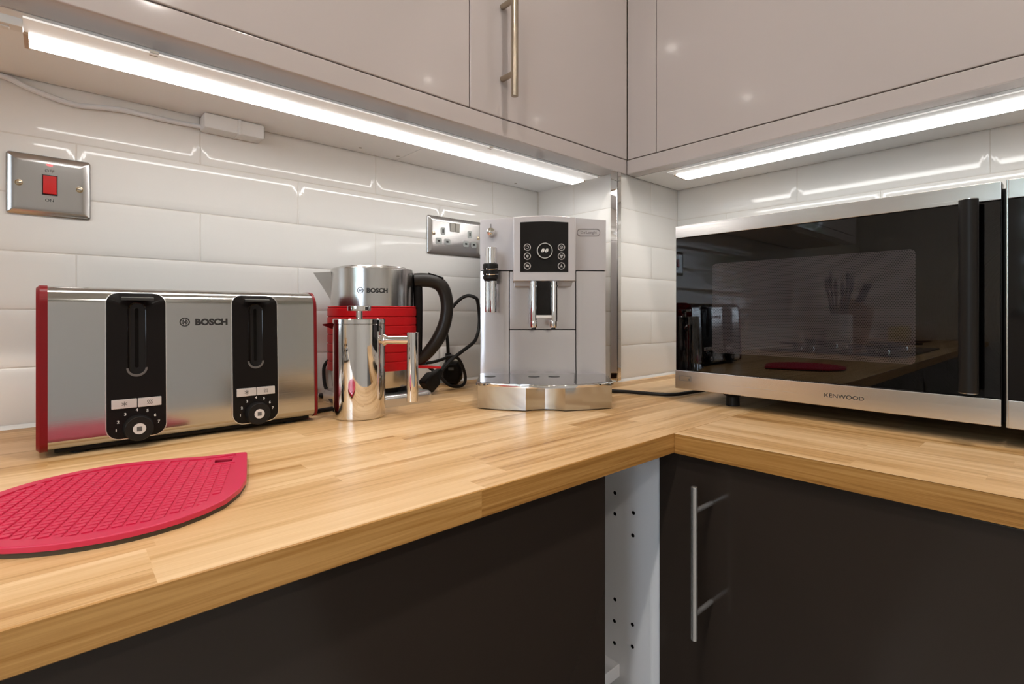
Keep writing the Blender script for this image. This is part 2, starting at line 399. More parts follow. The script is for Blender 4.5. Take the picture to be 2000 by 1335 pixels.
# ------------------------------------------------------------------ setting
def tiles(mb, fn, u0, u1, z0, z1, off_even, off_odd):
    """brick-bonded glazed tiles on a wall; fn(u, z, w) -> point, w out of the wall"""
    LEN, H, G = 0.3005, 0.0766, 0.0016
    k = math.floor((z0 - 0.0021) / H)
    while 0.0021 + k * H < z1:
        a, b = max(0.0021 + k * H, z0), min(0.0021 + (k + 1) * H, z1)
        off = off_even if k % 2 == 0 else off_odd
        j = math.floor((u0 - off) / LEN)
        while off + j * LEN < u1:
            c, d = max(off + j * LEN, u0), min(off + (j + 1) * LEN, u1)
            if d - c > 0.028 and b - a > 0.028:
                tx, tz = random.uniform(-.0012, .0012), random.uniform(-.0015, .0015)
                g = G / 2; rr = [(0.0, 0.0), (0.0, 0.0003), (0.0006, 0.0007), (0.0060, 0.0016), (0.0130, 0.0019)]
                rings = []
                for ins, w in rr:
                    i2 = g + ins
                    rings.append([fn(u, z, w + (tx * (u - (c + d) / 2) + tz * (z - (a + b) / 2) if w > .0018 else 0)) for u, z in
                                  ((c + i2, a + i2), (d - i2, a + i2), (d - i2, b - i2), (c + i2, b - i2))])
                mb.loft(rings, mi=1, caps=False)
                n = len(mb.v); mb.f.append([n - 4, n - 3, n - 2, n - 1]); mb.mi.append(1)
            j += 1
        k += 1
ZT = ZU + 0.03
mb = MB().box((XF, W1, ZFL), (W2 + .1, W1 + .1, ZC))
tiles(mb, lambda u, z, w: (u, W1 - w, z), XF, XA, 0.001, ZT, 0.0228, 0.1722)
struct('wall_left', mb, [M['grout'], M['tile']])
mb = MB().box((W2, YN, ZFL), (W2 + .1, W1, ZC))
tiles(mb, lambda u, z, w: (W2 - w, -u, z), -YB, 0.9, 0.001, ZT, -0.26, -0.4066)
struct('wall_right', mb, [M['grout'], M['tile']])
mb = MB().box((XA, YB, -0.0), (W2, W1, ZC))
tiles(mb, lambda u, z, w: (XA - w, u, z), YB + .002, W1 - .003, 0.001, ZT, 0.68, 0.8106)
tiles(mb, lambda u, z, w: (u, YB - w, z), XA + .002, W2 - .003, 0.001, ZT, 0.9075, 1.0577)
struct('wall_corner', mb, [M['grout'], M['tile']])
# polished corner bead on the boxing and the sealant line above the worktop
mb = MB().box((XA - .005, YB - .0055, 0.001), (XA - .0005, YB + .012, ZT), .0008).box((XA - .004, YB - .0055, 0.001), (XA + .010, YB - .0005, ZT), .0008)
struct('trim_1', mb, M['chrome'])
mb = MB()
def bead(a, b, nrm):
    a, b, nrm = Vector(a), Vector(b), Vector(nrm)
    r = []
    for p in (a, b): r.append([p, p + nrm * .005, p + nrm * .0035 + Vector((0, 0, .0025)), p + Vector((0, 0, .005))])
    mb.loft(r)
bead((XF, W1 - .0024, 0), (XA, W1 - .0024, 0), (0, -1, 0)); bead((XA - .0024, W1, 0), (XA - .0024, YB - .003, 0), (-1, 0, 0))
bead((XA - .003, YB - .0024, 0), (W2, YB - .0024, 0), (0, -1, 0)); bead((W2 - .0024, YB, 0), (W2 - .0024, -.9, 0), (-1, 0, 0))
struct('trim_2', mb, M['seal'])
struct('floor', MB().box((XF - .1, YN - .1, ZFL - .05), (W2 + .1, W1 + .1, ZFL)), M['floor'])
struct('ceiling', MB().box((XF - .1, YN - .1, ZC), (W2 + .1, W1 + .1, ZC + .05)), M['ceiling'])
WY0, WY1, WZ0, WZ1 = -1.10, 0.26, 0.12, 1.22        # window opening in the far wall
mb = MB().box((XF - .1, WY1, ZFL), (XF, W1 + .1, ZC)).box((XF - .1, YN - .1, ZFL), (XF, WY0, ZC))
mb.box((XF - .1, WY0, ZFL), (XF, WY1, WZ0)).box((XF - .1, WY0, WZ1), (XF, WY1, ZC))
tiles(mb, lambda u, z, w: (XF + w, u, z), WY1 + .02, W1 - .003, 0.001, ZT, 0.1, 0.25)
struct('wall_far', mb, [M['paint'], M['tile']])
struct('wall_near', MB().box((XF, YN - .1, ZFL), (W2 + .1, YN, ZC)), M['paint'])
mb = MB()
for a, b in (((WY0, WZ0), (WY0 + .05, WZ1)), ((WY1 - .05, WZ0), (WY1, WZ1)), ((WY0, WZ0), (WY1, WZ0 + .05)), ((WY0, WZ1 - .05), (WY1, WZ1)), ((-.47, WZ0), (-.42, WZ1))):
    mb.box((XF - .075, a[0], a[1]), (XF - .02, b[0], b[1]), .004)
win = struct('window_1', mb, M['white'])
obj('window_pane', MB().box((XF - .052, WY0 + .04, WZ0 + .04), (XF - .046, WY1 - .04, WZ1 - .04)), M['window'], None).parent = None
for o in list(C.objects):
    if o.name == 'window_pane':
        o.parent = win; o.matrix_parent_inverse = Matrix.Translation(-win.location)
# a door in the near wall
mb = MB().box((-1.5, YN + .001, ZFL), (-.72, YN + .04, ZFL + 2.0), .003)
for z0, z1 in ((-.78, -.05), (.08, .95)):
    for x0, x1 in ((-1.40, -1.14), (-1.08, -.82)): mb.box((x0, YN + .036, z0), (x1, YN + .047, z1), .006)
d = struct('door_1', mb, M['white'])

# ------------------------------------------------------------------ lamps in the ceiling
spots = [(.45, -.031), (-.412, -.031), (-1.287, -.031), (.30, -1.15), (-.57, -1.15), (-1.44, -1.15)]
for i, (x, y) in enumerate(spots):
    t = thing('ceiling_downlight', 'round recessed downlight in the white ceiling', 'ceiling light', (x, y, ZC), 0, 'recessed ceiling downlights')
    obj('trim_ring', MB().ring(.026, .042, .006, lambda p, x=x, y=y: (x + p[0], y + p[1], ZC - p[2])), M['white'], t)
    obj('lamp', MB().cyl((x, y, ZC - .001), (x, y, ZC - .003), .024), M['bulb'], t)
    ld = bpy.data.lights.new('downlight_beam', 'SPOT'); ld.energy = SPOT if y > -.5 else SPOT * .45; ld.color = (1.0, .95, .90); ld.shadow_soft_size = .024
    ld.spot_size = math.radians(150); ld.spot_blend = 0.6
    lo = bpy.data.objects.new('downlight_beam', ld); C.objects.link(lo); lo.location = (x, y, ZC + WT - .012)
pl = bpy.data.lights.new('window_portal', 'AREA'); pl.shape = 'RECTANGLE'; pl.size = WY1 - WY0; pl.size_y = WZ1 - WZ0; pl.cycles.is_portal = True
po = bpy.data.objects.new('window_portal', pl); C.objects.link(po)
po.location = (XF - .10, (WY0 + WY1) / 2, WT + (WZ0 + WZ1) / 2); po.rotation_euler = (0, math.radians(-90), 0)

# ------------------------------------------------------------------ worktops
TH = 0.0245
def edge_faces(mb, axis, at):
    for i, f in enumerate(mb.f):
        if all(mb.v[k][axis] < at + .0012 for k in f): mb.mi[i] = 1
    return mb
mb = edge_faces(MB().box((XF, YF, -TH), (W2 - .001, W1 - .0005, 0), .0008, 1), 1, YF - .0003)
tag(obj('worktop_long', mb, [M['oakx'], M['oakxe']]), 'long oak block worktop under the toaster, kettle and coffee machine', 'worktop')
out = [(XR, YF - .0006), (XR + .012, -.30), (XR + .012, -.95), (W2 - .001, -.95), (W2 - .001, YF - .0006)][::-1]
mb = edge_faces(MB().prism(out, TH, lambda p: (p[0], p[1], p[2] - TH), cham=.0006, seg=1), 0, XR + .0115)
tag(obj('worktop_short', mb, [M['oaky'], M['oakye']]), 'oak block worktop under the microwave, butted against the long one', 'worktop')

# ------------------------------------------------------------------ base cabinets
YD, XD = YF + .0152, 0.594
ZB = -0.75
def bar_handle(parent, c0, c1, out, r, posts, name='handle', mat='bar'):
    """straight bar from c0 to c1 standing off along -out, with posts at the given shares of its length"""
    c0, c1, out = Vector(c0), Vector(c1), Vector(out)
    mb = MB().cyl(c0, c1, r, 20, bev=r * .12)
    for s in posts:
        p = c0.lerp(c1, s); mb.cyl(p, p + out, r * .82, 16)
    return obj(name, mb, M[mat], parent)
ZTOP = -TH - .001
# corner unit with its front open at the right
t = thing('corner_base_cabinet', 'open dark corner base cabinet with white drilled side and shelf, below the long worktop', 'cabinet', (.45, .60, ZFL))
hol = [(.4478, -.1063), (.4478, -.1363), (.4165, -.1258), (.4174, -.1573), (.4478, -.2586), (.4487, -.2898), (.4182, -.2811), (.4487, -.3213), (.4182, -.3117)]
mb = MB().prism([(-.3755, ZB), (-.3755, ZTOP), (-.90, ZTOP), (-.90, ZB)], .012, lambda p: (.5978 + .012 - p[2], -p[0], p[1]), holes=[circ(-y, z, .0027, 14) for y, z in hol], hmi=1)
mb.box((.6100, .3775, ZB), (.6136, .90, ZTOP - .002), mi=1)
obj('side_panel', mb, [M['carc'], M['gap']], t)
obj('side_panel', MB().box((-.060, .3755, ZB), (-.044, .90, ZTOP)), M['carc'], t)
obj('back_panel', MB().box((-.044, .892, ZB), (.5978, .90, ZTOP)), M['carc'], t)
obj('bottom_panel', MB().box((-.044, .3755, ZB), (.5978, .892, ZB + .016)), M['carc'], t)
obj('shelf', MB().box((-.042, .4389, -.3638), (.5972, .890, -.3456), .0006, 1), M['carc'], t)
obj('top_rail', MB().box((-.044, .376, ZTOP - .016), (.5972, .47, ZTOP), .0006, 1), M['carc'], t)
obj('door', MB().box((-.0605, YD, ZB), (.4604, YD + .018, ZTOP - .002), .0012), M['dark'], t)
obj('plinth', MB().box((-.0600, .42, ZFL), (.62, .436, ZB - .0005)), M['dark'], t)
t = thing('base_cabinet', 'dark gloss base cabinet with upright bar handle, mirrored in the dark door below the microwave', 'cabinet', (-.26, .60, ZFL))
obj('carcass', MB().box((-.466, .3757, ZB), (-.0625, .90, ZTOP)), M['carc'], t)
dd = obj('door', MB().box((-.465, YD, ZB), (-.0635, YD + .018, ZTOP - .002), .0012), M['dark'], t)
bar_handle(dd, (-.408, YD - .032, -.06), (-.408, YD - .032, -.235), (0, .032, 0), .0045, (.17, .83))
obj('plinth', MB().box((-.466, .42, ZFL), (-.0625, .436, ZB)), M['dark'], t)
# run below the microwave
t = thing('base_cabinet', 'dark gloss base cabinet with a long steel bar handle, below the microwave worktop', 'cabinet', (.85, .10, ZFL))
obj('carcass', MB().box((.6135, -.30, ZB), (1.15, .3700, ZTOP)), M['carc'], t)
dd = obj('door', MB().box((XD, -.298, ZB), (XD + .018, .3735, ZTOP - .002), .0012), M['dark'], t)
bar_handle(dd, (XD - .0405, .3019, -.0508), (XD - .0405, .3019, -.2283), (.0405, 0, 0), .0036, (.163, .835), mat='satin')
obj('plinth', MB().box((.66, -.30, ZFL), (.676, .45, ZB)), M['dark'], t)
t = thing('base_cabinet', 'dark gloss base cabinet at the far right end below the microwave worktop', 'cabinet', (.85, -.6, ZFL))
obj('carcass', MB().box((.6135, -.94, ZB), (1.15, -.302, ZTOP)), M['carc'], t)
obj('door', MB().box((XD, -.938, ZB), (XD + .018, -.301, ZTOP - .002), .0012), M['dark'], t)
obj('plinth', MB().box((.66, -.94, ZFL), (.676, -.302, ZB)), M['dark'], t)

# ------------------------------------------------------------------ wall cabinets
ZW = 1.22
def wall_left(x0, x1, label, handle=None, caps=()):
    t = thing('wall_cabinet', label, 'cabinet', ((x0 + x1) / 2, .80, ZU), 0, None)
    obj('carcass', MB().box((x0, YU + .049, ZU), (x1, W1 - .004, ZW)).box((x0, YU + .0205, ZD), (x1, YU + .05, ZW)), M['under'], t)
    for q in caps:
        obj('screw_cap', MB().cyl((q, .902, ZU - .0004), (q, .902, ZU + .0005), .0032, 16), M['greige'], t)
    dd = obj('door', MB().box((x0 + .0004, YU, ZD), (x1 - .0004, YU + .019, ZW), .0016, 3), M['gloss'], t)
    if handle: bar_handle(dd, (handle, YU - .033, ZD + .0272), (handle, YU - .033, ZD + .2275), (0, .033, 0), .0062, (.20, .83))
    return t
wall_left(-1.0895, -.5895, 'pinkish grey gloss wall cabinet mirrored in the microwave door, furthest from the corner', -.65)
wall_left(-.5885, -.088, 'pinkish grey gloss wall cabinet to the left of the one over the toaster', -.15)
wall_left(-.087, .5138, 'wide pinkish grey gloss wall cabinet above the toaster and cooker switch', None, (.4267, .5051))
c2 = wall_left(.5148, .9524, 'pinkish grey gloss wall cabinet with a steel bar handle above the coffee machine', .5848, (.8179,))
t = thing('wall_cabinet', 'pinkish grey gloss wall cabinet above the microwave', 'cabinet', (1.06, .34, ZU))
obj('carcass', MB().box((XU + .034, .02, ZU), (W2 - .004, YB - .004, ZW)).box((XU + .0205, .02, ZD), (XU + .035, YB - .006, ZW)), M['under'], t)
obj('filler_panel', MB().box((XU, .6074, ZD), (XU + .019, .6793, ZW), .0012), M['gloss'], t)
obj('door', MB().box((XU, .021, ZD), (XU + .019, .6060, ZW), .0016, 3), M['gloss'], t)
t = thing('wall_cabinet', 'pinkish grey gloss wall cabinet to the right of the one above the microwave', 'cabinet', (1.06, -.3, ZU))
obj('carcass', MB().box((XU + .034, -.60, ZU), (W2 - .004, .019, ZW)).box((XU + .0205, -.60, ZD), (XU + .035, .019, ZW)), M['under'], t)
obj('door', MB().box((XU, -.599, ZD), (XU + .019, .0185, ZW), .0016, 3), M['gloss'], t)
# light rails under the doors
mb = MB().box((-1.0895, YU, ZU), (XU - .0015, YU + .048, ZD - .0014), .0022, 3)
tag(obj('pelmet_rail', mb, M['gloss']), 'long gloss light rail under the wall cabinets above the toaster', 'pelmet')
mb = MB().box((XU, -.60, ZU), (XU + .033, YB - .005, ZD - .0014), .0022, 3)
tag(obj('pelmet_rail', mb, M['gloss']), 'gloss light rail under the wall cabinet above the microwave', 'pelmet')

# ------------------------------------------------------------------ strip lights
ZS = ZU - .016                             # the strips hang on short brackets
def strip(label, pts, n, lo, hi, dlo, dhi, ends):
    """pts maps (along, across, z)"""
    t = thing('strip_light', label, 'light', pts((ends[0] + ends[1]) / 2, (lo + hi) / 2, ZS))
    prof = [(lo, ZS - .0030), (lo, ZS - .0050), (dlo - .002, ZS - .0042), (dlo - .002, ZS - .0030), (dhi + .0005, ZS - .0030), (dhi + .0005, ZS - .0040), (dhi + .0022, ZS - .0040), (dhi + .0022, ZS)]
    if dhi < dlo: prof = prof[::-1]
    for e in (ends[0] + .12, (ends[0] + ends[1]) / 2, ends[1] - .12):
        a0, a1 = (dlo + dhi) / 2 - .006, (dlo + dhi) / 2 + .006
        obj('bracket', MB().loft([[pts(e - .008, a, z) for a, z in ((a0, ZS - .001), (a1, ZS - .001), (a1, ZU), (a0, ZU))], [pts(e + .008, a, z) for a, z in ((a0, ZS - .001), (a1, ZS - .001), (a1, ZU), (a0, ZU))]]), M['white'], t)
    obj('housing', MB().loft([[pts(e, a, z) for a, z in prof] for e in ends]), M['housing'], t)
    e0, e1 = ends[0] + .003, ends[1] - .003
    pr2 = [(dlo, ZS - .0028), (dlo, ZS - .0058), (dlo + (dhi - dlo) * .12, ZS - .0066), (dlo + (dhi - dlo) * .86, ZS - .0072), (dhi, ZS - .0062), (dhi, ZS - .0028)]
    obj('diffuser', MB().loft([[pts(e, a, z) for a, z in pr2] for e in (e0, e1)]), M['led'], t)
    for e, q in ((ends[0], 1), (ends[1], -1)):
        obj('end_cap', MB().loft([[pts(e + q * k, a, z) for a, z in ((dlo - .002, ZS - .0036), (dlo - .002, ZS - .0066), (dhi + .0010, ZS - .0072), (dhi + .0010, ZS - .0036))] for k in (-.0008, .0032)]), M['capbeige'], t)
    for e in n:
        a, b = lo, lo + .006
        obj('clip', MB().loft([[pts(e - .004, q, z) for q, z in ((a - .001, ZS - .0015), (a - .001, ZS - .0042), (b, ZS - .0052), (b, ZS - .0015))],
                               [pts(e + .004, q, z) for q, z in ((a - .001, ZS - .0015), (a - .001, ZS - .0042), (b, ZS - .0052), (b, ZS - .0015))]]), M['greige'], t)
    return t
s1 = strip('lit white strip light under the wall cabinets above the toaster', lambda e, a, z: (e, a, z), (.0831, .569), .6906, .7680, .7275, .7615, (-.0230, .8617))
mb = MB().box((-.071, .7025, ZS - .010), (-.0230, .7176, ZS - .0005), .002).box((-.057, .707, ZS - .012), (-.033, .714, ZS - .009), .001)
obj('connector', mb, M['white'], s1)
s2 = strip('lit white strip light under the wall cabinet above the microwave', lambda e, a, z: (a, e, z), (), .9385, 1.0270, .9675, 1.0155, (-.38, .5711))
# connector box and cable at the wall below the wall cabinet
t = thing('junction_box', 'small white connector box on the tiles right under the wall cabinet', 'connector box', (.214, .92, ZU - .024))
z0 = ZU - .0237
obj('box_body', MB().box((.1712, .8985, z0), (.2578, W1 - .003, ZU - .0004), .0028), M['white'], t)
obj('cover_lip', MB().box((.2180, .8965, z0 - .0008), (.2225, .93, ZU - .0006), .0008), M['white'], t)
obj('end_cap', MB().box((.2574, .901, z0 + .003), (.2588, W1 - .006, ZU - .003), .0005), M['greyplastic'], t)
cp = [(-.30, .4570), (-.12, .4560), (-.052, .4546), (-.028, .4472), (-.003, .4405), (.0179, .4372), (.0286, .4372), (.0509, .4410), (.08, .4433), (.1107, .4425), (.1431, .4424), (.173, .4432)]
obj('cable', MB().tube([(x, W1 - .0075, z) for x, z in cp], .0036, 10), M['cable'], t)

# ------------------------------------------------------------------ cooker switch and socket on the left wall
WF = W1 - .0020
def wallp(p): return (p[0], WF - p[2], p[1])
def dome(mb, x0, z0, x1, z1, r, t):
    """curved metal faceplate"""
    rings = []
    for ins, w in ((0, 0), (0, .0012), (.0006, .0022), (.002, .0032), (.006, t - .0007), (.012, t)):
        rings.append([wallp((u, v, w)) for u, v in rrect(x0 + ins, z0 + ins, x1 - ins, z1 - ins, max(r - ins, .001))])
    mb.loft(rings); return mb
t = thing('cooker_switch', 'brushed steel switch plate with red rocker on the tiles above the toaster', 'switch', (-.0043, WF, .2802))
T = .0062
obj('faceplate', dome(MB(), -.0467, .2802, .0380, .3613, .004, T), M['plate'], t)
obj('rocker_frame', MB().prism(rect(-.0122, .3084, .0034, .3352), .0008, lambda p: (p[0], WF - T - p[2], p[1])), M['ink'], t)
mb = MB().loft([[(-.0112, WF - T, .3095), (.0026, WF - T, .3095), (.0026, WF - T, .3342), (-.0112, WF - T, .3342)],
                [(-.0109, WF - T - .0042, .3099), (.0023, WF - T - .0042, .3099), (.0023, WF - T - .0022, .3338), (-.0109, WF - T - .0022, .3338)]])
obj('rocker', mb, M['rocker'], t)
obj('neon_lamp', MB().prism(circ(-.0046, .3487, .0036, 20, .0016), .0007, lambda p: (p[0], WF - T - p[2], p[1]), cham=.0005), M['neon'], t)
def screw(x, z, t, T):
    o = obj('screw', MB().lathe([(.0041, 0), (.0041, .0003), (.0036, .0004), (.0034, -.0002), (.0030, .0004), (.0016, .0009), (0, .0010)], 24, lambda p: (x + p[0], WF - T - p[2] - .0002, z + p[1])), M['screw'], t)
    obj('screw_slot', MB().box((x - .0028, WF - T - .0014, z - .0004), (x + .0028, WF - T - .0003, z + .0004)), M['greyink'], o)
for x, z in ((-.0345, .3206), (.0261, .3204)): screw(x, z, t, T)
fn = lambda x, z, T: (lambda p: (x + p[0], WF - T - p[2], z + p[1]))
obj('off_lettering', MB().text('OFF', .0036, fn(-.0046, .3390, T), .0, .0002, 1.1, 'CENTER'), M['greyink'], t)
obj('on_lettering', MB().text('ON', .0036, fn(-.0046, .2999, T), .01, .0002, 1.1, 'CENTER'), M['ink'], t)
t = thing('power_socket', 'brushed steel double wall socket on the tiles behind the coffee machine', 'socket', (.663, WF, .2775))
obj('faceplate', dome(MB(), .5896, .2775, .7364, .3600, .004, T), M['plate'], t)
for x in (.6508, .6642):
    obj('rocker', MB().loft([[(x - .0056, WF - T, .3292), (x + .0056, WF - T, .3292), (x + .0056, WF - T, .3482), (x - .0056, WF - T, .3482)],
        [(x - .005, WF - T - .0018, .3298), (x + .005, WF - T - .0018, .3298), (x + .005, WF - T - .0036, .3476), (x - .005, WF - T - .0036, .3476)]]), M['greige'], t)
for cx in (.6266, .6991):
    for nm, dx, dz, w, h, hw, hh in (('earth_insert', 0, .0, .0058, .0080, .0018, .0042), ('pin_insert', -.0108, -.0222, .0078, .0066, .0030, .0019), ('pin_insert', .0112, -.0222, .0078, .0066, .0030, .0019)):
        x, z = cx + dx, .3281 + dz
        o = obj(nm, MB().prism(rrect(x - w, z - h, x + w, z + h, min(w, h) * .55), .0006, lambda p: (p[0], WF - T - p[2], p[1])), M['greyplastic'], t)
        obj('pin_hole', MB().box((x - hw, WF - T - .0009, z - hh), (x + hw, WF - T - .0002, z + hh)), M['ink'], o)
for x in (.6031, .7236): screw(x, .3215, t, T)

# ------------------------------------------------------------------ lettering helpers
def bosch(mb, fn, x, z, h, bold=.05):
    """round armature mark and the word"""
    r = h * .72; cx, cz = x + r, z + h / 2
    f2 = lambda p: fn((cx + p[0], cz + p[1], p[2]))
    mb.ring(r * .80, r * 1.03, .0002, f2, 28)
    for s in (-1, 1):
        arc = [(s * r * .60 * math.cos(a), r * .60 * math.sin(a)) for a in [math.radians(-55 + 110 * i / 8) for i in range(9)]]
        arc2 = [(s * r * .46 * math.cos(a), r * .60 * math.sin(a)) for a in [math.radians(55 - 110 * i / 8) for i in range(9)]]
        o = arc + arc2; mb.prism(o if s > 0 else o[::-1], .0002, f2)
        mb.prism(rect(s * r * .25 - r * .09, -r * .55, s * r * .25 + r * .09, r * .55), .0002, f2)
    mb.prism(rect(-r * .25, -r * .12, r * .25, r * .12), .0002, f2)
    mb.text('BOSCH', h, lambda p: fn((x + 2 * r + h * .75 + p[0], z + p[1], p[2])), bold, .0002, 1.06)
    return mb

# ------------------------------------------------------------------ toaster (own axes: x along the front, y to the back, z up)
t = thing('toaster', 'long brushed steel toaster with red ends and two black control panels, left on the worktop', 'toaster', (-.0062, .7108, 0), math.radians(.97))
L, DP, ZT0, ZT1 = .2787, .165, .007, .179
def sect(z0, z1, y0, y1, rt, rb, n=7):
    o = []
    for cy, cz, r, a in ((y1 - rb, z0 + rb, rb, -90), (y1 - rt, z1 - rt, rt, 0), (y0 + rt, z1 - rt, rt, 90), (y0 + rb, z0 + rb, rb, 180)):
        for i in range(n + 1):
            k = math.radians(a + 90 * i / n); o.append((cy + r * math.cos(k), cz + r * math.sin(k)))
    return o
S = sect(ZT0, ZT1, 0, DP, .019, .010)
obj('body', MB().loft([[(x, y, z) for y, z in S] for x in (.001, L - .001)]), M['steelx'], t, False)
S1, S2 = sect(ZT0 - .001, ZT1 + .001, -.001, DP + .001, .020, .011), sect(ZT0 + .002, ZT1 - .002, .002, DP - .002, .018, .009)
obj('end_panel', MB().loft([[(x, y, z) for y, z in q] for x, q in ((.0012, S1), (-.0050, S1), (-.0078, S2))]), M['red'], t, False)
obj('end_panel', MB().loft([[(x, y, z) for y, z in q] for x, q in ((L - .0012, S1), (L + .0022, S1), (L + .0040, S2))]), M['red'], t, False)
obj('base_plate', MB().box((.006, .008, .003), (L - .006, DP - .008, .009), .002), M['black'], t, False)
for x in (.028, L - .028):
    for y in (.022, DP - .022): obj('foot', MB().cyl((x, y, 0), (x, y, .005), .009, 16), M['matt'], t, False)
for y in (.058, .112): obj('bread_slot', MB().box((.03, y - .012, ZT1 - .0004), (L - .03, y + .012, ZT1 + .0006), .0003, 1), M['gap'], t, False)
for px0, px1, pz0, pz1 in ((.0486, .1033, .0112, .1742), (.1738, .2279, .0100, .1742)):
    cx = (px0 + px1) / 2
    f = lambda p: (p[0], -p[2], p[1])
    # the panel follows the rounded top edge: front plate with a channel for the lever
    ch = rrect(cx - .0088, .0800, cx + .0088, .1625, .0087, 8)
    def bent(p):
        z, w = p[1], p[2]
        k = ZT1 - .019
        if z <= k: return (p[0], -w, z)
        a = min((z - k) / .0205, 1.5)
        return (p[0], .019 - (.019 + w) * math.cos(a), k + (.019 + w) * math.sin(a))
    zs = [pz0 + .0002] 
    mb = MB().prism(rrect(px0, pz0, px1, pz1, .0125, 8), .0022, bent, cham=.0008, holes=[ch])
    cp_ = obj('control_panel', mb, M['black'], t, False)
    obj('panel_rim', MB().prism(rrect(px0 - .0009, pz0 - .0009, px1 + .0009, pz1 + .0006, .0134, 8), .0013, bent, holes=[rrect(px0, pz0, px1, pz1, .0125, 8)]), M['satin'], cp_, False)
    mb = MB().loft([[f((u, v, .0023)) for u, v in ch], [f((u + (cx - u) * .12, v, .0012)) for u, v in ch], [f((u + (cx - u) * .45, v + (.12 - v) * .04, .0004)) for u, v in ch]][::-1], caps=False)
    mb.add([f((u + (cx - u) * .45, v + (.12 - v) * .04, .0004)) for u, v in ch], [list(range(len(ch)))])
    obj('lever_channel', mb, M['display'], cp_, False)
    obj('lever_slit', MB().prism(rrect(cx - .0017, .0890, cx + .0017, .1560, .0016, 4), .0004, lambda p: (p[0], -.0004 - p[2], p[1])), M['gap'], cp_, False)
    arc = [(cx + .0098 * math.cos(a), .0888 + .0098 * math.sin(a)) for a in [math.radians(180 + 180 * i / 12) for i in range(13)]]
    arc += [(cx + .0078 * math.cos(a), .0888 + .0072 * math.sin(a)) for a in [math.radians(360 - 180 * i / 12) for i in range(13)]]
    obj('channel_rim', MB().prism(arc, .0008, lambda p: (p[0], -.0022 - p[2], p[1])), M['greyink'], cp_, False)
    mb = MB().loft([[(cx - .0075, .001, .1655), (cx + .0075, .001, .1655), (cx + .0075, .001, .1695), (cx - .0075, .001, .1695)],
                    [(cx - .0140, -.007, .1650), (cx + .0140, -.007, .1650), (cx + .0140, -.007, .1690), (cx - .0140, -.007, .1690)],
                    [(cx - .0150, -.0125, .1648), (cx + .0150, -.0125, .1648), (cx + .0150, -.0125, .1676), (cx - .0150, -.0125, .1676)]])
    obj('lever', mb, M['glossblack'], cp_, False)
    for s, ic in ((-1, 0), (1, 1)):
        x0, x1 = (cx - .0232, cx - .0003) if s < 0 else (cx + .0003, cx + .0226)
        bt = obj('button', MB().box((x0, -.0042, .0447), (x1, -.0015, .0548), .0006), M['button'], cp_, False)
        bx, mb = (x0 + x1) / 2, MB()
        if ic == 0:
            for q in range(3):
                a = math.radians(60 * q + 30); dx, dz = .0028 * math.cos(a), .0028 * math.sin(a); nx, nz = -.0003 * math.sin(a), .0003 * math.cos(a)
                mb.prism([(bx - dx - nx, .0498 - dz - nz), (bx + dx - nx, .0498 + dz - nz), (bx + dx + nx, .0498 + dz + nz), (bx - dx + nx, .0498 - dz + nz)], .0002, lambda p: (p[0], -.0042 - p[2], p[1]))
        else:
            for q in (-1, 0, 1):
                mb.tube([(bx + q * .0018 + .0006 * (1 if i % 2 else -1), -.0043, .0474 + .0016 * i) for i in range(4)], .0003, 6, 4)
        obj('button_icon', mb, M['greyink'], bt, False)
    kx, kz = cx + .0008, .0220
    kb = obj('browning_knob', MB().lathe([(0, 0), (.0143, 0), (.0143, .0015), (.0136, .0090), (.0128, .0102), (0, .0102)], 40, lambda p: (kx + p[0], -.0021 - p[2], kz + p[1])), M['matt'], cp_, False)
    mb = MB().cyl((kx, -.0122, kz), (kx, -.0128, kz), .0060, 28); obj('knob_cap', mb, M['knobwhite'], cp_, False)
    obj('stop_mark', MB().prism(rect(kx - .0024, kz - .0024, kx + .0024, kz + .0024), .0003, lambda p: (p[0], -.0128 - p[2], p[1])), M['greyink'], cp_, False)
    mb = MB()
    for dgt, ang in zip('1234567', (182, 155, 126, 93, 64, 37, 12)):
        a = math.radians(ang); mb.text(dgt, .0030, lambda p, a=a: (kx + .0198 * math.cos(a) + p[0], -.0022 - p[2], kz + .0198 * math.sin(a) - .0015 + p[1]), .03, .0002, 1.0, 'CENTER')
    obj('browning_numbers', mb, M['whiteink'], cp_, False)
obj('logo', bosch(MB(), lambda p: (p[0], -.0002 - p[2], p[1]), .1176, .1362, .0072), M['ink'], t, False)
obj('power_cord', MB().tube([(L - .05, DP + .002, .012), (L + .004, .100, .006), (L + .012, .055, .0035), (L + .034, .0560, .0035), (L + .050, .0585, .0035), (L + .060, .066, .0035)], .0032, 10), M['matt'], t, False)

def lean(o, k):
    for c in o.children:
        if c.type == 'MESH':
            for v in c.data.vertices:
                if v.co.y < .09 or c.name.startswith(('body', 'end_panel')): v.co.y += k * v.co.z * (1 if v.co.y < .09 else -1)
        lean(c, k)
lean(t, .036)                              # both long sides lean in a little towards the top
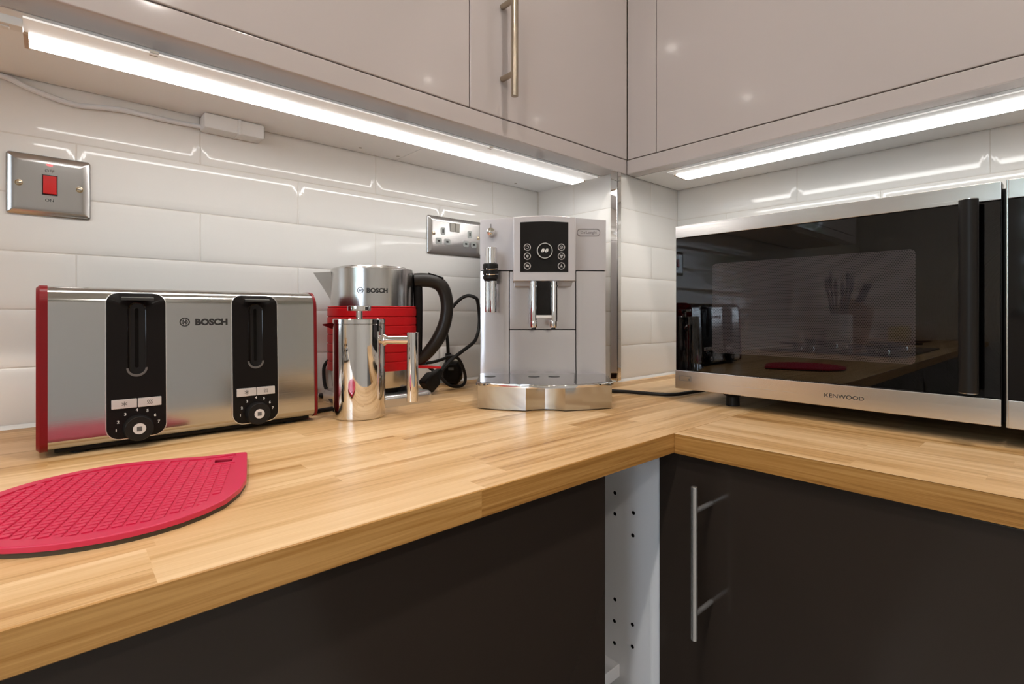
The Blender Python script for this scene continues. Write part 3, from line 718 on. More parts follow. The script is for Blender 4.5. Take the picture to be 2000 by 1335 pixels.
# ------------------------------------------------------------------ silicone mat
MZ = .0075
upper = [(.1129, .5868), (.0930, .5965), (.0721, .6045), (.0525, .6095), (.0336, .6108)]
cxm, cym, rm = .0390, .5140, .0970
left = [(cxm + rm * math.cos(math.radians(a)), cym + rm * math.sin(math.radians(a))) for a in range(102, 272, 8)]
lower = [(.0520, .4180), (.0670, .4215), (.0830, .4290), (.0985, .4407), (.1135, .4610), (.1240, .4835), (.1310, .5090)]
tip = [(.1372, .5330), (.1430, .5550), (.1478, .5735), (.1474, .5764), (.1445, .5780)]
outl = lower + tip + upper + left
t = thing('pot_mat', 'raspberry red leaf-shaped silicone pot mat lying in front of the toaster', 'pot mat', (.05, .51, 0))
hole = [(.1200, .5795), (.1167, .5650), (.1292, .5605), (.1328, .5740)][::1]
def area(o): return sum(o[i - 1][0] * o[i][1] - o[i][0] * o[i - 1][1] for i in range(len(o)))
if area(outl) < 0: outl = outl[::-1]
cc = Vector((sum(p[0] for p in outl) / len(outl), sum(p[1] for p in outl) / len(outl)))
def scaled(o, d):
    r = []
    for i in range(len(o)):
        p, e = Vector(o[i - 1]), Vector(o[(i + 1) % len(o)]); n = Vector(((e - p).y, -(e - p).x)).normalized(); r.append(tuple(Vector(o[i]) - n * d))
    return r
hx = [(.1171, .5662), (.1143, .5545), (.1283, .5495), (.1318, .5606)]
obj('backing', MB().prism(scaled(outl, .0008), .0034, XY, holes=[hx]), M['olive'], t)
so = lower + [(.1476, .5764)] + upper + left
if area(so) < 0: so = so[::-1]
rim = scaled(so, .0105)
mb = MB().prism(outl, MZ - .0034, lambda p: (p[0], p[1], p[2] + .0034), cham=.0010, holes=[rim])
# pads: small slanted cells inside the rim
def inside(x, y, o):
    c = False; j = len(o) - 1
    for i in range(len(o)):
        if (o[i][1] > y) != (o[j][1] > y) and x < (o[j][0] - o[i][0]) * (y - o[i][1]) / (o[j][1] - o[i][1]) + o[i][0]: c = not c
        j = i
    return c
mb.prism(rim, MZ - .0012 - .0034, lambda p: (p[0], p[1], p[2] + .0034), holes=[hx])
hx2 = [tuple(Vector(p) + (Vector(p) - Vector((.1230, .5577))).normalized() * .004) for p in hx]
mb.prism(hx2, MZ - .0036, lambda p: (p[0], p[1], p[2] + .0034), holes=[hx], cham=.0003)
ea, eb = Vector((math.cos(math.radians(-6)), math.sin(math.radians(-6)))), Vector((math.cos(math.radians(72)), math.sin(math.radians(72))))
inner = scaled(so, .0112)
for i in range(-40, 41):
    for j in range(-40, 41):
        p = Vector((.04, .51)) + ea * i * .0078 + eb * j * .0069
        if not inside(p.x, p.y, inner) or (p - Vector((.1230, .5577))).length < .012: continue
        q = [p + ea * s * .0028 + eb * k * .0024 for s, k in ((-1, -1), (1, -1), (1, 1), (-1, 1))]
        if sum(inside(k.x, k.y, inner) for k in q) < 3: continue
        q2 = [p + ea * s * .0024 + eb * k * .0020 for s, k in ((-1, -1), (1, -1), (1, 1), (-1, 1))]
        mb.loft([[(k.x, k.y, MZ - .0014) for k in q], [(k.x, k.y, MZ - .0003) for k in q], [(k.x, k.y, MZ) for k in q2]])
obj('ribbed_top', mb, M['mat'], t)

# ------------------------------------------------------------------ french press (own axes: x along the handle, y to the back)
RZ = -math.radians(41.8)
t = thing('french_press', 'polished steel french press with a tube handle, between the toaster and the kettle', 'coffee press', (.3332, .7080, 0), RZ)
r = .0368
obj('body', MB().lathe([(0, 0), (r - .002, 0), (r - .0004, .0008), (r, .003), (r, .1345), (r - .0008, .135), (r - .0008, .1352), (0, .1352)], 72), M['chrome'], t, False, 25)
ld_ = obj('lid', MB().lathe([(r - .001, .1354), (r + .0003, .1356), (r + .0003, .1415), (r - .0006, .1425), (r - .004, .1428), (.012, .1434), (0, .1434)], 72), M['chrome'], t, False, 25)
obj('plunger_stem', MB().cyl((0, 0, .143), (0, 0, .1545), .0048, 24), M['chrome'], ld_, False)
obj('plunger_knob', MB().cyl((0, 0, .1537), (0, 0, .1612), .0170, 40, bev=.0012), M['chrome'], ld_, False)
# spout: open lip pointing left
mb = MB()
a = [(-r + .002, -.010, .137), (-r + .002, .010, .137), (-r + .002, .005, .1265), (-r + .002, -.005, .1265)]
b = [(-.0535, -.0022, .1345), (-.0535, .0022, .1345), (-.0530, .001, .1325), (-.0530, -.001, .1325)]
mb.loft([a, b]); obj('spout', mb, M['chrome'], t, False)
ux, uz = .0776, (.0215, .1228)
mb = MB().cyl((ux, 0, uz[0]), (ux, 0, uz[1]), .0085, 32, bev=.0006).cyl((r - .003, 0, .1115), (ux, 0, .1115), .0063, 28)
mb.lathe([(0, 0), (.0075, 0), (.0085, .002), (.0085, .004), (.0068, .006), (0, .006)], 28, lambda p: (r - .0028 + p[2], p[0], .1115 + p[1]))
obj('handle', mb, M['chrome'], t, False)

# ------------------------------------------------------------------ kettle and its base
kx0, ky0 = .4123, .8239
KA = math.radians(-30)
t = thing('kettle_stand', 'flat steel stand with black cord, under the red and steel kettle', 'kettle stand', (kx0, ky0, 0), 0)
o0 = rrect(kx0 - .066, ky0 - .084, kx0 + .073, ky0 + .066, .016)
mb = MB().prism(o0, .0190, XY, cham=.007, seg=5)
obj('base_plate', mb, M['satin'], t)
obj('contact_disc', MB().cyl((kx0, ky0, .0188), (kx0, ky0, .0262), .058, 48), M['black'], t)
cords = MB().tube([(kx0 - .05, ky0 + .05, .006), (.352, .900, .0045), (.3570, .910, .0045), (.3493, .8535, .0045), (.3400, .8000, .0045), (.352, .792, .0045), (.3600, .86, .010), (.362, .905, .018), (.3655, .922, .05), (.3733, .921, .0645), (.3818, .919, .0692), (.3960, .9165, .0715), (.44, .915, .062), (.50, .905, .05), (.553, .872, .052), (.5749, .8542, .0582), (.5886, .842, .0653), (.6074, .8386, .0573), (.6219, .8391, .0273), (.6211, .8398, .0086), (.6015, .8330, .0045), (.5771, .8300, .010), (.5637, .8375, .024), (.5500, .8480, .040), (.54, .86, .05)], .0031, 10)
obj('power_cord', cords, M['matt'], t)
t = thing('kettle', 'brushed steel kettle with a ribbed red band and black handle, behind the french press', 'kettle', (kx0, ky0, .0262), KA)
KZ = -.0262
R0, RB = .0690, .0742
bd = obj('body', MB().lathe([(0, .0266), (.0645, .0266), (.0662, .028), (R0, .052), (R0, .2225), (R0 - .0012, .2255), (R0 - .004, .2265), (0, .2265)], 96, lambda p: (p[0], p[1], p[2] + KZ)), M['steelz'], t, False, 25)
obj('foot_ring', MB().lathe([(.050, .0263), (.0655, .0263), (.0655, .0298), (.050, .0298)], 64, lambda p: (p[0], p[1], p[2] + KZ)), M['black'], t, False)
prof = [(R0 - .001, .0560), (RB, .0562)]
zz, n = .0575, 7
hh = (.1610 - .0575) / n
for i in range(n):
    z = zz + i * hh
    prof += [(RB, z + .0012), (RB, z + hh - .0028), (RB - .0013, z + hh - .0018), (RB - .0013, z + hh - .0008), (RB, z + hh)]
prof += [(RB, .1612), (RB - .001, .1620), (R0 - .001, .1620)]
obj('grip_band', MB().lathe(prof, 96, lambda p: (p[0], p[1], p[2] + KZ)), M['band'], t, False, 25)
obj('lid', MB().lathe([(0, .2266), (.058, .2266), (.057, .2290), (.02, .2300), (0, .2300)], 64, lambda p: (p[0], p[1], p[2] + KZ)), M['steelz'], t, False)
# spout: V-shaped lip on the side away from the handle
rings = []
for z, reach, half in ((.166, R0 - .003, .0015), (.180, R0 + .0045, .012), (.200, R0 + .0165, .020), (.2165, R0 + .0270, .0245), (.2195, R0 + .0285, .0250)):
    rings.append([(-reach, 0, z + KZ), (-(R0 - .004), -half, z + KZ), (-(R0 - .012), 0, z + KZ), (-(R0 - .004), half, z + KZ)])
obj('spout', MB().loft(rings), M['steelz'], t, False, 20)
def hb(pts, rr, name, mat, par, rz=.9):
    P = [(x, 0, z) for x, z in pts]; return obj(name, MB().tube(P, rr, 16, 8, rz), mat, par, False, 50)
hd = hb(((0.0708, 0.1823), (0.0872, 0.1832), (0.1062, 0.1805), (0.1199, 0.1706), (0.1271, 0.1508), (0.1280, 0.1283), (0.1235, 0.1040), (0.1135, 0.0806), (0.0999, 0.0608), (0.0872, 0.0473), (0.0763, 0.0392)), [.0125, .0125, .0125, .0122, .0115, .0112, .0115, .0118, .0110, .0100, .0085], 'handle', M['handle'], t, 1.0)
hb(((0.0763, 0.1922), (0.0772, 0.1526), (0.0772, 0.0986), (0.0763, 0.0446), (0.0763, 0.0302)), .0062, 'gauge_strip', M['black'], t, 1.3)
x0, z0 = 0.0953, 0.1958; x1, z1 = 0.1217, 0.1877
mb = MB().loft([[(x0, -.008, z0 - .006), (x0, .008, z0 - .006), (x1, .008, z1 - .006), (x1, -.008, z1 - .006)], [(x0, -.008, z0), (x0, .008, z0), (x1, .008, z1), (x1, -.008, z1)]])
obj('lid_button', mb, M['black'], hd, False)
x0, z0 = 0.0763, 0.0297; x1, z1 = 0.1171, 0.0275
mb = MB().loft([[(x0, -.008, z0 - .002), (x0, .008, z0 - .002), (x0, .008, z0 + .0035), (x0, -.008, z0 + .0035)], [(x1, -.006, z1 - .0012), (x1, .006, z1 - .0012), (x1, .006, z1 + .0018), (x1, -.006, z1 + .0018)]])
obj('switch_lever', mb, M['band'], t, False)
# wordmark wrapped on the steel
rot0 = RZ - KA                     # turns the wordmark round to the front of the kettle
def wrap(p):
    a = (p[0]) / R0 - math.pi / 2 + rot0
    return ((R0 + .0001 + p[2]) * math.cos(a), (R0 + .0001 + p[2]) * math.sin(a), p[1] + KZ)
obj('logo', bosch(MB(), wrap, -.0062, .1838, .0068), M['ink'], t, False)

# ------------------------------------------------------------------ coffee machine (own axes: x along its front, y to the back, z up)
t = thing('coffee_machine', 'silver bean-to-cup coffee machine with a black button display, in the corner of the worktop', 'coffee machine', (.6618, .6558, 0), RZ)
f = lambda y: (lambda p: (p[0], y - p[2], p[1]))
xl, xr = -0.1140, 0.1139
top = [(xl + .001, .3185), (xl, .317)]
obj('housing', MB().box((xl, .0015, .012), (xr, .235, .318), .004), M['silver'], t, False)
obj('bean_lid', MB().loft([[(x, y, z) for x, y in ((xl + .02 + i, .03 + i), (xr - .02 - i, .03 + i), (xr - .02 - i, .20 - i), (xl + .02 + i, .20 - i))] for z, i in ((.317, 0), (.323, .0), (.325, .004))]), M['silver'], t, False)
sl, sr, sh, sd = -0.0610, 0.0590, 0.2272, 0.1212
zb = 0.0379
g = .0008
obj('seam_backing', MB().box((xl + .002, .0004, zb - .002), (xr - .002, .0016, .312)), M['gap'], t, False)
def bulge(x): return .0
def frontp(name, x0, z0, x1, z1, r=.001, mat='silverb', th=.0032):
    x0, x1, z0, z1 = x0 + g, x1 - g, z0 + g, z1 - g
    n = 10; rings = []
    for i in range(n + 1):                     # gently bowed from side to side and hollowed towards the foot
        k = .0007 if i in (0, n) else 0.0
        x = x0 + (x1 - x0) * i / n; sec = []
        for j in range(9):
            z = z0 + (z1 - z0) * j / 8; q = .0006 if j in (0, 8) else 0.0
            sec.append((x, -.0030 - .0042 * (1 - (x / .114) ** 2) - .0030 * max(0, (.13 - z) / .09) ** 2 + max(k, q), z))
        sec += [(x, .0012, z1), (x, .0012, z0)]
        rings.append(sec)
    return obj(name, MB().loft(rings), M[mat], t, False)
# upper shoulders (tops dip towards the sides)
for nm, x0, x1, za, zb2 in (('shoulder_panel', xl, -0.0536, .3195, .3235), ('shoulder_panel', 0.0564, xr, .3235, .3190)):
    obj(nm, MB().prism([(x0 + g * .2, sh + g), (x1, sh + g), (x1, zb2), (x0 + g * .2, za)], .0050, f(.0012), cham=.0008, seg=2), M['silver'], t, False)
frontp('side_panel', xl, zb, sl, sh); frontp('side_panel', sr, zb, xr, sh)
frontp('service_panel', sl, sd, sr, sh - .0006); frontp('grounds_drawer', sl, zb, sr, sd)
# control head
yh = -.060
hx0, hx1, hz0, hz1 = -0.0546, 0.0520, .2052, .3140
arch = [(hx0, hz0), (hx1, hz0)] + [(hx1 + (hx0 - hx1) * i / 12, hz1 + .0030 * math.sin(math.pi * i / 12)) for i in range(13)]
hdm = obj('control_head', MB().prism(arch, .068, f(.008), cham=.0018), M['silver'], t, False)
dz0, dz1 = 0.2205, 0.3049
dx0, dx1 = -0.0424, 0.0394
arch2 = [(dx0, dz0), (dx1, dz0)] + [(dx1 + (dx0 - dx1) * i / 10, dz1 + .0016 * math.sin(math.pi * i / 10)) for i in range(11)]
dsp = obj('display', MB().prism(arch2, .0010, f(yh + .0003), cham=.0003, seg=1), M['display'], hdm, False)
yd = yh - .0009
bxs, bzs = (-0.0302, 0.0276), [0.2625, 0.2473, 0.2308]
for i, bx in enumerate(bxs):
    for j, bz in enumerate(bzs):
        fb = lambda p, bx=bx, bz=bz: (bx + p[0], yd - p[2], bz + p[1])
        bt = obj('button', MB().ring(.0047, .0061, .0006, fb, 28), M['icon'], hdm, False)
        mb = MB()
        if (i, j) == (0, 0): mb.ring(.0021, .0028, .0004, fb, 20).prism(rect(-.0004, .0008, .0004, .0034), .0006, fb)
        elif (i, j) == (0, 1): mb.prism(circ(0, .0005, .0022, 16), .0004, fb).prism(rect(-.0006, -.003, .0006, -.0012), .0004, fb)
        elif (i, j) == (0, 2): mb.prism([(-.003, -.0012), (.003, -.0022), (.0026, .001), (-.0008, .0030), (-.0026, .001)], .0004, fb)
        elif (i, j) == (1, 0): mb.ring(.0018, .0028, .0004, fb, 18).prism(circ(.0, .0, .0008, 10), .0004, fb)
        elif (i, j) == (1, 1): mb.prism(circ(-.0014, .0012, .0016, 14), .0004, fb).prism(circ(.0014, .0012, .0016, 14), .0004, fb).prism(circ(.0, -.0016, .0016, 14), .0004, fb)
        else: mb.prism([(-.0028, -.0022), (.0028, -.0022), (.0010, .0004), (.0006, .0028), (-.0006, .0028), (-.0010, .0004)], .0004, fb)
        obj('button_icon', mb, M['icon'], bt, False)
kx, kz = -0.0011, 0.2556
dial = obj('dial', MB().lathe([(.0108, .0), (.0142, .0), (.0142, .0075), (.0132, .0092), (.0118, .0092), (.0110, .0078), (.0108, 0)], 48, lambda p: (kx + p[0], yd - p[2], kz + p[1])), M['chrome'], hdm, False)
obj('dial_face', MB().cyl((kx, yd, kz), (kx, yd - .0065, kz), .0109, 36), M['display'], dial, False)
mb = MB()
for s in (-1, 1):
    for q in (-1, 1):
        e = [(s * .0034 + q * .00035 + (q * .0023) * math.cos(a), .0006 + .0034 * math.sin(a)) for a in [math.radians(-90 + 180 * i / 12) for i in range(13)]]
        mb.prism(e if q > 0 else e[::-1], .0004, lambda p: (kx + p[0] * .96 + p[1] * .25, yd - .0065 - p[2], kz + p[1]))
obj('bean_icon', mb, M['whiteink'], dial, False)
# spout carrier and twin spouts
obj('spout_hood', MB().loft([[(x, y, z) for x, y in ((hx0 + .002 + i, -.044 + i), (hx1 - .004 - i, -.044 + i), (hx1 - .004 - i, .0), (hx0 + .002 + i, .0))] for z, i in ((hz0 + .001, 0), (.1975, .001), (.1970, .003))]), M['silver'], t, False)
x1_, x2_ = -0.0200, 0.0151
sp_ = obj('spout_carrier', MB().box((x1_ + .003, -.060, .1475), (x2_ - .003, -.030, .2050), .002), M['display'], t, False)
for x in (x1_, x2_):
    tu = obj('spout', MB().cyl((x, -.064, .1365), (x, -.064, .2046), .0058, 28, bev=.0003).lathe([(0, 0), (.0068, 0), (.0068, .003), (0, .003)], 28, lambda p: (x + p[0], -.064 + p[1], .1950 + p[2])), M['chrome'], t, False)
    nx = x + (.0004 if x == x1_ else -.0016)
    nz = obj('nozzle', MB().lathe([(0, .1262), (.0052, .1262), (.0064, .1285), (.0064, .1365), (.0056, .1385), (0, .1385)], 28, lambda p: (nx + p[0], -.064 + p[1], p[2])), M['chrome'], tu, False)
    obj('outlet', MB().cyl((nx, -.064, .1234), (nx, -.064, .1263), .0040, 20), M['ink'], tu, False)
obj('spout_bridge', MB().box((x1_ + .003, -.066, .1420), (x2_ - .003, -.050, .1472), .0012), M['whiteink'], t, False)
# steam wand and its dial
wx = -.0925
wy = -.044
wd = obj('steam_wand', MB().cyl((wx + .0005, wy, .236), (wx + .0005, wy, .2640), .0098, 32, bev=.0010).cyl((wx + .0032, wy, .1520), (wx + .0032, wy, .21), .0066, 28, bev=.0006).cyl((wx - .0068, wy + .006, .1525), (wx - .0068, wy + .006, .21), .0040, 20, bev=.0004).cyl((wx, wy, .255), (wx, .004, .268), .005, 16), M['chrome'], t, False)
obj('wand_grip', MB().lathe([(0, .2062), (.0112, .2062), (.0116, .2085), (.0134, .2100), (.0134, .2145), (.0118, .2160), (.0134, .2180), (.0134, .2240), (.0118, .2255), (.0134, .2275), (.0134, .2345), (.0120, .2362), (0, .2362)], 36, lambda p: (wx - .0008 + p[0], wy + p[1], p[2])), M['matt'], wd, False)
for z in (.2170, .2265):
    obj('grip_ring', MB().tube([(wx - .0008 + .0128 * math.cos(a), wy + .0128 * math.sin(a), z + .0006 * math.cos(2 * a)) for a in [math.radians(-120 + 110 * i / 10) for i in range(11)]], .0010, 8, 3), M['chrome'], wd, False)
kx2, kz2 = -0.0943, 0.2964
sd_ = obj('steam_dial', MB().lathe([(0, 0), (.0062, 0), (.0085, .004), (.0088, .009), (.0070, .0135), (.0030, .0155), (0, .0158)], 10, lambda p: (kx2 + p[0], -.003 - p[2], kz2 + p[1])), M['chrome'], t, False)
obj('dial_pointer', MB().box((kx2 - .0006, -.0048, kz2 + .007), (kx2 + .0006, -.0036, kz2 + .0155)), M['greyink'], sd_, False)
# raised maker's badge
bx0, bx1, bz0, bz1 = 0.0612, 0.1033, 0.2897, 0.3035
oo = rrect(bx0, bz0, bx1, bz1, (bz1 - bz0) / 2 - .0002, 8); oi = rrect(bx0 + .0012, bz0 + .0012, bx1 - .0012, bz1 - .0012, (bz1 - bz0) / 2 - .0014, 8)
bdg = obj('badge', MB().prism(oo, .0011, f(-.0036), cham=.0003, holes=[oi]), M['badge'], t, False)
obj('badge_lettering', MB().text("De'Longhi", .0052, lambda p: ((bx0 + bx1) / 2 + p[0], -.0037 - p[2], bz0 + .0046 + p[1]), .0, .0008, .98, 'CENTER'), M['badge'], bdg, False)
# drip tray with waisted front
def front_line(k):  # left to right; k widens it
    P = [(-.1103 - k, -0.1234), (-.075, -0.1375), (-.0352, -0.1465 - k), (-.020, -0.1375 - k), (-.005, -0.1340 - k), (.010, -0.1375 - k), (.0251, -0.1465 - k), (.063, -0.1375), (.1010 + k, -0.1234)]
    return P
fl = front_line(0)
base = [(xr - .006, .002), (xl + .006, .002)]
mb = MB().prism(fl + base, .0352, lambda p: (p[0], p[1], p[2] + .0016))
obj('drip_tray', mb, M['steelx'], t, False, 20)
rl, rr_, rc = -0.1135, 0.1049, -0.1555
arcp = [(rl + (rr_ - rl) * i / 24, -0.1180 + (rc - -0.1180) * math.sin(math.pi * i / 24) ** .85) for i in range(25)]
rim_o = arcp + [(xr + .001, .002), (xl - .001, .002)]
hl = [circ(-0.0941, -0.0510, .0098, 24), circ(-0.0185, -0.0520, .0098, 24), circ(0.0157, -0.0520, .0098, 24)]
obj('tray_rim', MB().prism([(p[0], p[1]) for p in rim_o], .0048, lambda p: (p[0], p[1], p[2] + .0366), cham=.0016), M['chrome'], t, False, 50)
ti = [(p[0] * .975, p[1] + .004) for p in arcp] + [(xr - .004, .001), (xl + .004, .001)]
mb = MB().prism(ti, .0012, lambda p: (p[0], p[1], p[2] + .0406), holes=hl)
grille = obj('cup_grille', mb, M['traytop'], t, False)
for xa, xb in ((-0.0605, -0.0599), (0.0572, 0.0413)):
    a, b = Vector((xa, -.004)), Vector((xb, -0.1300))
    obj('grille_seam', MB().prism([(b.x - .0006, b.y), (b.x + .0006, b.y), (a.x + .0006, a.y), (a.x - .0006, a.y)], .0004, lambda p: (p[0], p[1], p[2] + .0417)), M['ink'], grille, False)
mb = MB()
for q in hl: mb.prism(q, .0003, lambda p: (p[0], p[1], p[2] + .0417))
obj('drain_wells', mb, M['ink'], grille, False)
inv = (ROOT[t.name].inverted())
cr = [Vector(p) for p in ((.7700, .610, .010), (.7816, .5985, .0045), (.7963, .5684, .0045), (.8056, .5357, .0045), (.8178, .5052, .0045), (.8400, .4900, .0045), (.8796, .4858, .0045), (.921, .4824, .0045), (1.05, .475, .0045))]
obj('power_cord', MB().tube(cr, .0034, 10), M['matt'], t)
# ------------------------------------------------------------------ loose plugs behind the kettle
t = thing('power_plug', 'black mains plug standing against the tiles between the kettle and the coffee machine', 'plug', (.634, .896, 0))
pf = Vector((.6306, .8960, 0))
ax = Vector((.745, -.667, 0)); ay = Vector((.667, .745, 0))
def plug_pt(u, v, w): return pf + ax * u + Vector((0, 0, v)) - ay * w
o = [(-.0215, .012), (-.012, .0008), (.012, .0008), (.0215, .012), (.0225, .036), (.014, .050), (-.014, .050), (-.0225, .036)]
rings = [[plug_pt(u * k, .028 + (v - .028) * k, w) for u, v in o] for w, k in ((-.010, .90), (-.004, 1.0), (.010, 1.0), (.018, .86), (.021, .70))]
pb = obj('plug_body', MB().loft(rings), M['black'], t)
obj('fuse_cover', MB().box((-.0055, -.0030, 0), (.0055, .0030, .0012), .0005).xform(lambda p: plug_pt(p[0], .0345 + p[1], .0208 + p[2])), M['greyink'], pb)
for u in (-.009, .009): obj('pin', MB().box((-.003, -.0018, 0), (.003, .0018, .012)).xform(lambda p, u=u: plug_pt(u + p[0], .018 + p[1], -.010 - p[2])), M['chrome'], t)
mb = MB().cyl(plug_pt(-.006, .048, 0), plug_pt(-.0085, .066, 0), .0085, 20, .0062)
obj('strain_relief', mb, M['matt'], t)
obj('cord', MB().tube([plug_pt(-.0085, .064, 0), (.6195, .897, .090), (.6150, .896, .120), (.6135, .8868, .150), (.6215, .8797, .165), (.6334, .869, .181), (.6454, .8583, .1875), (.6570, .8476, .1821), (.6632, .8497, .1730), (.6682, .8520, .1560), (.6690, .8516, .1360), (.6650, .8490, .1180), (.6570, .8440, .1040), (.6412, .8352, .0912), (.6076, .825, .0766), (.5771, .8225, .0600), (.5524, .8177, .0422), (.5400, .812, .032)], .0036, 10), M['matt'], t)
t = thing('cord_connector', 'black moulded cord connector leaning on the kettle stand, under the kettle handle', 'plug', (.523, .812, 0))
mb = MB()
p0, p1 = Vector((.5120, .8100, .0160)), Vector((.5420, .8130, .0400)); d = (p1 - p0).normalized(); sx = d.cross(Vector((0, 0, 1))).normalized(); up = sx.cross(d)
def sec(p, a, b): return [p + sx * u + up * v for u, v in rrect(-a, -b, a, b, min(a, b) * .4, 3)]
mb.loft([sec(p0 - d * .004, .010, .012), sec(p0, .012, .0145), sec(p0 + d * .020, .0120, .0145), sec(p0 + d * .028, .008, .010), sec(p1 + d * .004, .0050, .0055)])
obj('connector_body', mb, M['matt'], t)

# ------------------------------------------------------------------ microwave (door face at x = XM, looking to -x)
XM = .79
t = thing('microwave', 'steel and black glass microwave oven on the right worktop', 'microwave', (.95, .21, 0))
y0, y1, yg, ye = .4655, .0616, .0572, -.055
z0, z1 = .0232, .2982
obj('casing', MB().box((XM + .022, ye + .004, .024), (1.13, y0 - .003, z1 - .004), .004), M['black'], t)
def xf(p): return (XM + .02 - p[2], -p[0], p[1])
dr = obj('door', MB().box((XM + .003, y1, z0), (XM + .021, y0, z1), .0012), M['black'], t)
ga, gb = .0540, .2775
for a, b in ((gb, z1), (z0, ga)):
    obj('steel_trim', MB().box((XM - .0008, y1 + .0004, a), (XM + .010, y0 - .0002, b), .0010), M['steely'], dr)
obj('door_glass', MB().box((XM, y1 + .0008, ga + .0004), (XM + .0030, y0 - .0012, gb - .0004), .0004, 1), M['glass'], dr)
fr = rrect(-.4010, .0870, -.1393, .2300, .006)
obj('perforated_screen', MB().prism(fr, .0003, lambda p: (XM + .0029 - 0 - p[2] * 0 + .0002 - p[2] * .5, -p[0], p[1])), M['screen'], dr)
hy = .0870
mb = MB()
prof = [(.0088 * math.cos(a), .0088 * math.sin(a)) for a in [2 * math.pi * i / 24 for i in range(24)]]
mb.loft([[(XM - .024 + u, hy + v, z) for u, v in prof] for z in (.0612, .2775)])
hn = obj('handle', mb, M['matt'], dr)
for z in (.0612, .2775): obj('handle_cap', MB().cyl((XM - .024, hy, z - .0007), (XM - .024, hy, z + .0007), .0087, 24), M['steelz'], hn)
for z in (.080, .259): obj('handle_post', MB().box((XM - .024, hy - .004, z - .006), (XM + .002, hy + .004, z + .006), .001), M['matt'], hn)
cpn = obj('control_panel', MB().box((XM + .003, ye, z0), (XM + .0215, yg, z1), .0012), M['black'], t)
for a, b in ((gb, z1 + .0006), (z0 - .0006, ga)):
    obj('steel_trim', MB().box((XM - .0008, ye + .0003, a), (XM + .010, yg - .0003, b), .0010), M['steely'], cpn)
obj('panel_glass', MB().box((XM, ye + .0006, ga + .0004), (XM + .0032, yg - .0006, gb - .0004), .0004, 1), M['display'], cpn)
obj('edge_strip', MB().box((XM - .0006, yg - .0006, z0), (XM + .004, yg + .0011, z1 + .0004), .0003), M['steelz'], cpn)
obj('logo', MB().text('KENWOOD', .0052, lambda p: (XM - .0008 - p[2], .2390 - p[0], .0358 + p[1]), .004, .0003, 1.18), M['ink'], dr)
mb = MB().prism(rect(-.4580, .0372, -.4362, .0455), .0002, lambda p: (XM - .0009 - p[2], -p[0], p[1]), holes=[rect(-.4574, .0378, -.4368, .0449)])
mb.prism(rect(-.4408, .0384, -.4388, .0412), .0002, lambda p: (XM - .0009 - p[2], -p[0], p[1]))
obj('energy_sticker', mb, M['greyink'], dr)
for y in (.383, .02):
    for x in (.826, 1.08):
        obj('foot', MB().lathe([(0, 0), (.0105, 0), (.0100, .015), (.021, .0225), (.021, .0245), (0, .0245)], 24, lambda p, x=x, y=y: (x + p[0], y + p[1], p[2])), M['matt'], t)

# ------------------------------------------------------------------ what the dark glass mirrors: the rest of the left-hand run
t = thing('gas_hob', 'black hob set in the long worktop, mirrored in the microwave door', 'hob', (-.85, .64, 0))
obj('hob_plate', MB().box((-1.15, .40, .0005), (-.56, .88, .007), .002), M['display'], t)
for x, y in ((-1.0, .52), (-.71, .52), (-1.0, .77), (-.71, .77)):
    bn = obj('burner', MB().lathe([(0, .007), (.045, .007), (.042, .016), (.030, .020), (0, .020)], 28, lambda p, x=x, y=y: (x + p[0], y + p[1], p[2])), M['chrome'], t)
    obj('pan_support', MB().box((x - .09, y - .003, .024), (x + .09, y + .003, .032), .001).box((x - .003, y - .09, .024), (x + .003, y + .09, .032), .001).box((x - .09, y - .003, .007), (x - .084, y + .003, .03)).box((x + .084, y - .003, .007), (x + .09, y + .003, .03)), M['matt'], t)
t = thing('utensil_jar', 'pale jar of dark kitchen utensils beyond the hob, mirrored in the microwave door', 'jar', (-1.28, .80, 0))
obj('jar_body', MB().lathe([(0, 0), (.05, 0), (.056, .01), (.056, .14), (.052, .145), (.048, .14), (.048, .012), (0, .012)], 36, lambda p: (-1.28 + p[0], .80 + p[1], p[2])), M['white'], t)
for i in range(6):
    a = i * 1.05; dx, dy = math.cos(a), math.sin(a)
    p0 = Vector((-1.28 + .012 * dx, .80 + .012 * dy, .0135)); p1 = Vector((-1.28 + .052 * dx, .80 + .052 * dy, .27 + .02 * (i % 3)))
    u = tag(obj('utensil', MB().cyl(p0, p1, .005, 10).lathe([(0, -.045), (.018, -.03), (.026, 0), (.02, .03), (0, .045)], 12, lambda p, q=p1: (q.x + p[0], q.y + p[1] * .25, q.z + p[2])), M['matt']), 'dark kitchen utensil standing in the pale jar', 'utensil', 'utensils in the jar')
t = thing('knife_block', 'light wood knife block beside the utensil jar, mirrored in the microwave door', 'knife block', (-1.47, .80, 0))
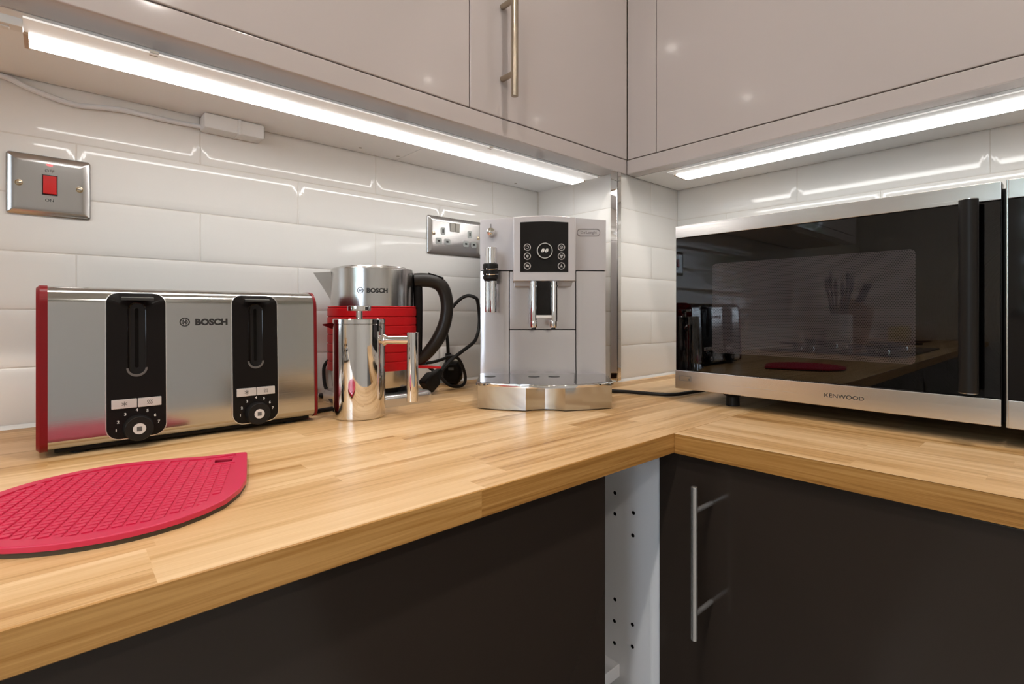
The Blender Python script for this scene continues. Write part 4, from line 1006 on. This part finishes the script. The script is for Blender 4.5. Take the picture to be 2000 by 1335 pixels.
mb = MB().loft([[(x, y, 0) for x, y in ((-1.52, .74), (-1.42, .74), (-1.42, .88), (-1.52, .88))], [(x, y, z) for x, y, z in ((-1.52, .71, .18), (-1.42, .71, .18), (-1.42, .83, .24), (-1.52, .83, .24))]])
obj('block', mb, M['wood'], t)
for i in range(4): obj('knife_handle', MB().cyl((-1.505 + .023 * i, .765, .205), (-1.505 + .023 * i, .725, .30), .009, 10), M['matt'], t)
tag(obj('food_packet', MB().box((-1.75, .60, .0005), (-1.62, .68, .085), .015), M['yellow']), 'yellow food packet on the far end of the worktop, mirrored in the microwave door', 'packet')
tag(obj('food_packet', MB().box((-1.95, .52, .0005), (-1.78, .66, .11), .03), M['paper']), 'white printed food packet beside the yellow one, mirrored in the microwave door', 'packet')
t = thing('base_cabinet', 'dark gloss base cabinets below the hob, mirrored in the microwave door', 'cabinet', (-1.3, .62, ZFL))
obj('carcass', MB().box((XF + .005, .3757, ZFL), (-.4675, .90, ZTOP)), M['carc'], t)
for i in range(3): obj('door', MB().box((XF + .008 + i * .56, YD, ZB), (XF + .564 + i * .56, YD + .018, ZTOP - .002), .0012), M['dark'], t)
# garden outside the window
t = thing('garden_tree', 'leafy green tree outside the kitchen window', 'tree', (-4.6, -.1, ZFL))
obj('trunk', MB().cyl((-4.6, -.1, ZFL), (-4.6, -.1, .9), .12, 12, .08), M['bark'], t)
mb = MB(); rng = random.Random(3)
for i in range(1500):
    a, b, rr = rng.uniform(0, 6.283), rng.uniform(-1, 1), rng.uniform(.5, 1) ** .6
    c = Vector((-4.6 + .95 * rr * math.cos(a) * math.sqrt(1 - b * b), -.1 + 1.35 * rr * math.sin(a) * math.sqrt(1 - b * b), 1.0 + .95 * rr * b))
    d1 = Vector((rng.uniform(-1, 1), rng.uniform(-1, 1), rng.uniform(-1, 1))).normalized(); d2 = d1.orthogonal().normalized()
    mb.add([c - d1 * .09, c + d2 * .045, c + d1 * .09, c - d2 * .045], [[0, 1, 2, 3]])
obj('foliage', mb, M['leaf'], t)
tag(obj('lawn', MB().box((-9, -5, ZFL - .08), (XF - .15, 5, ZFL - .002)), M['grass']), kind='structure')
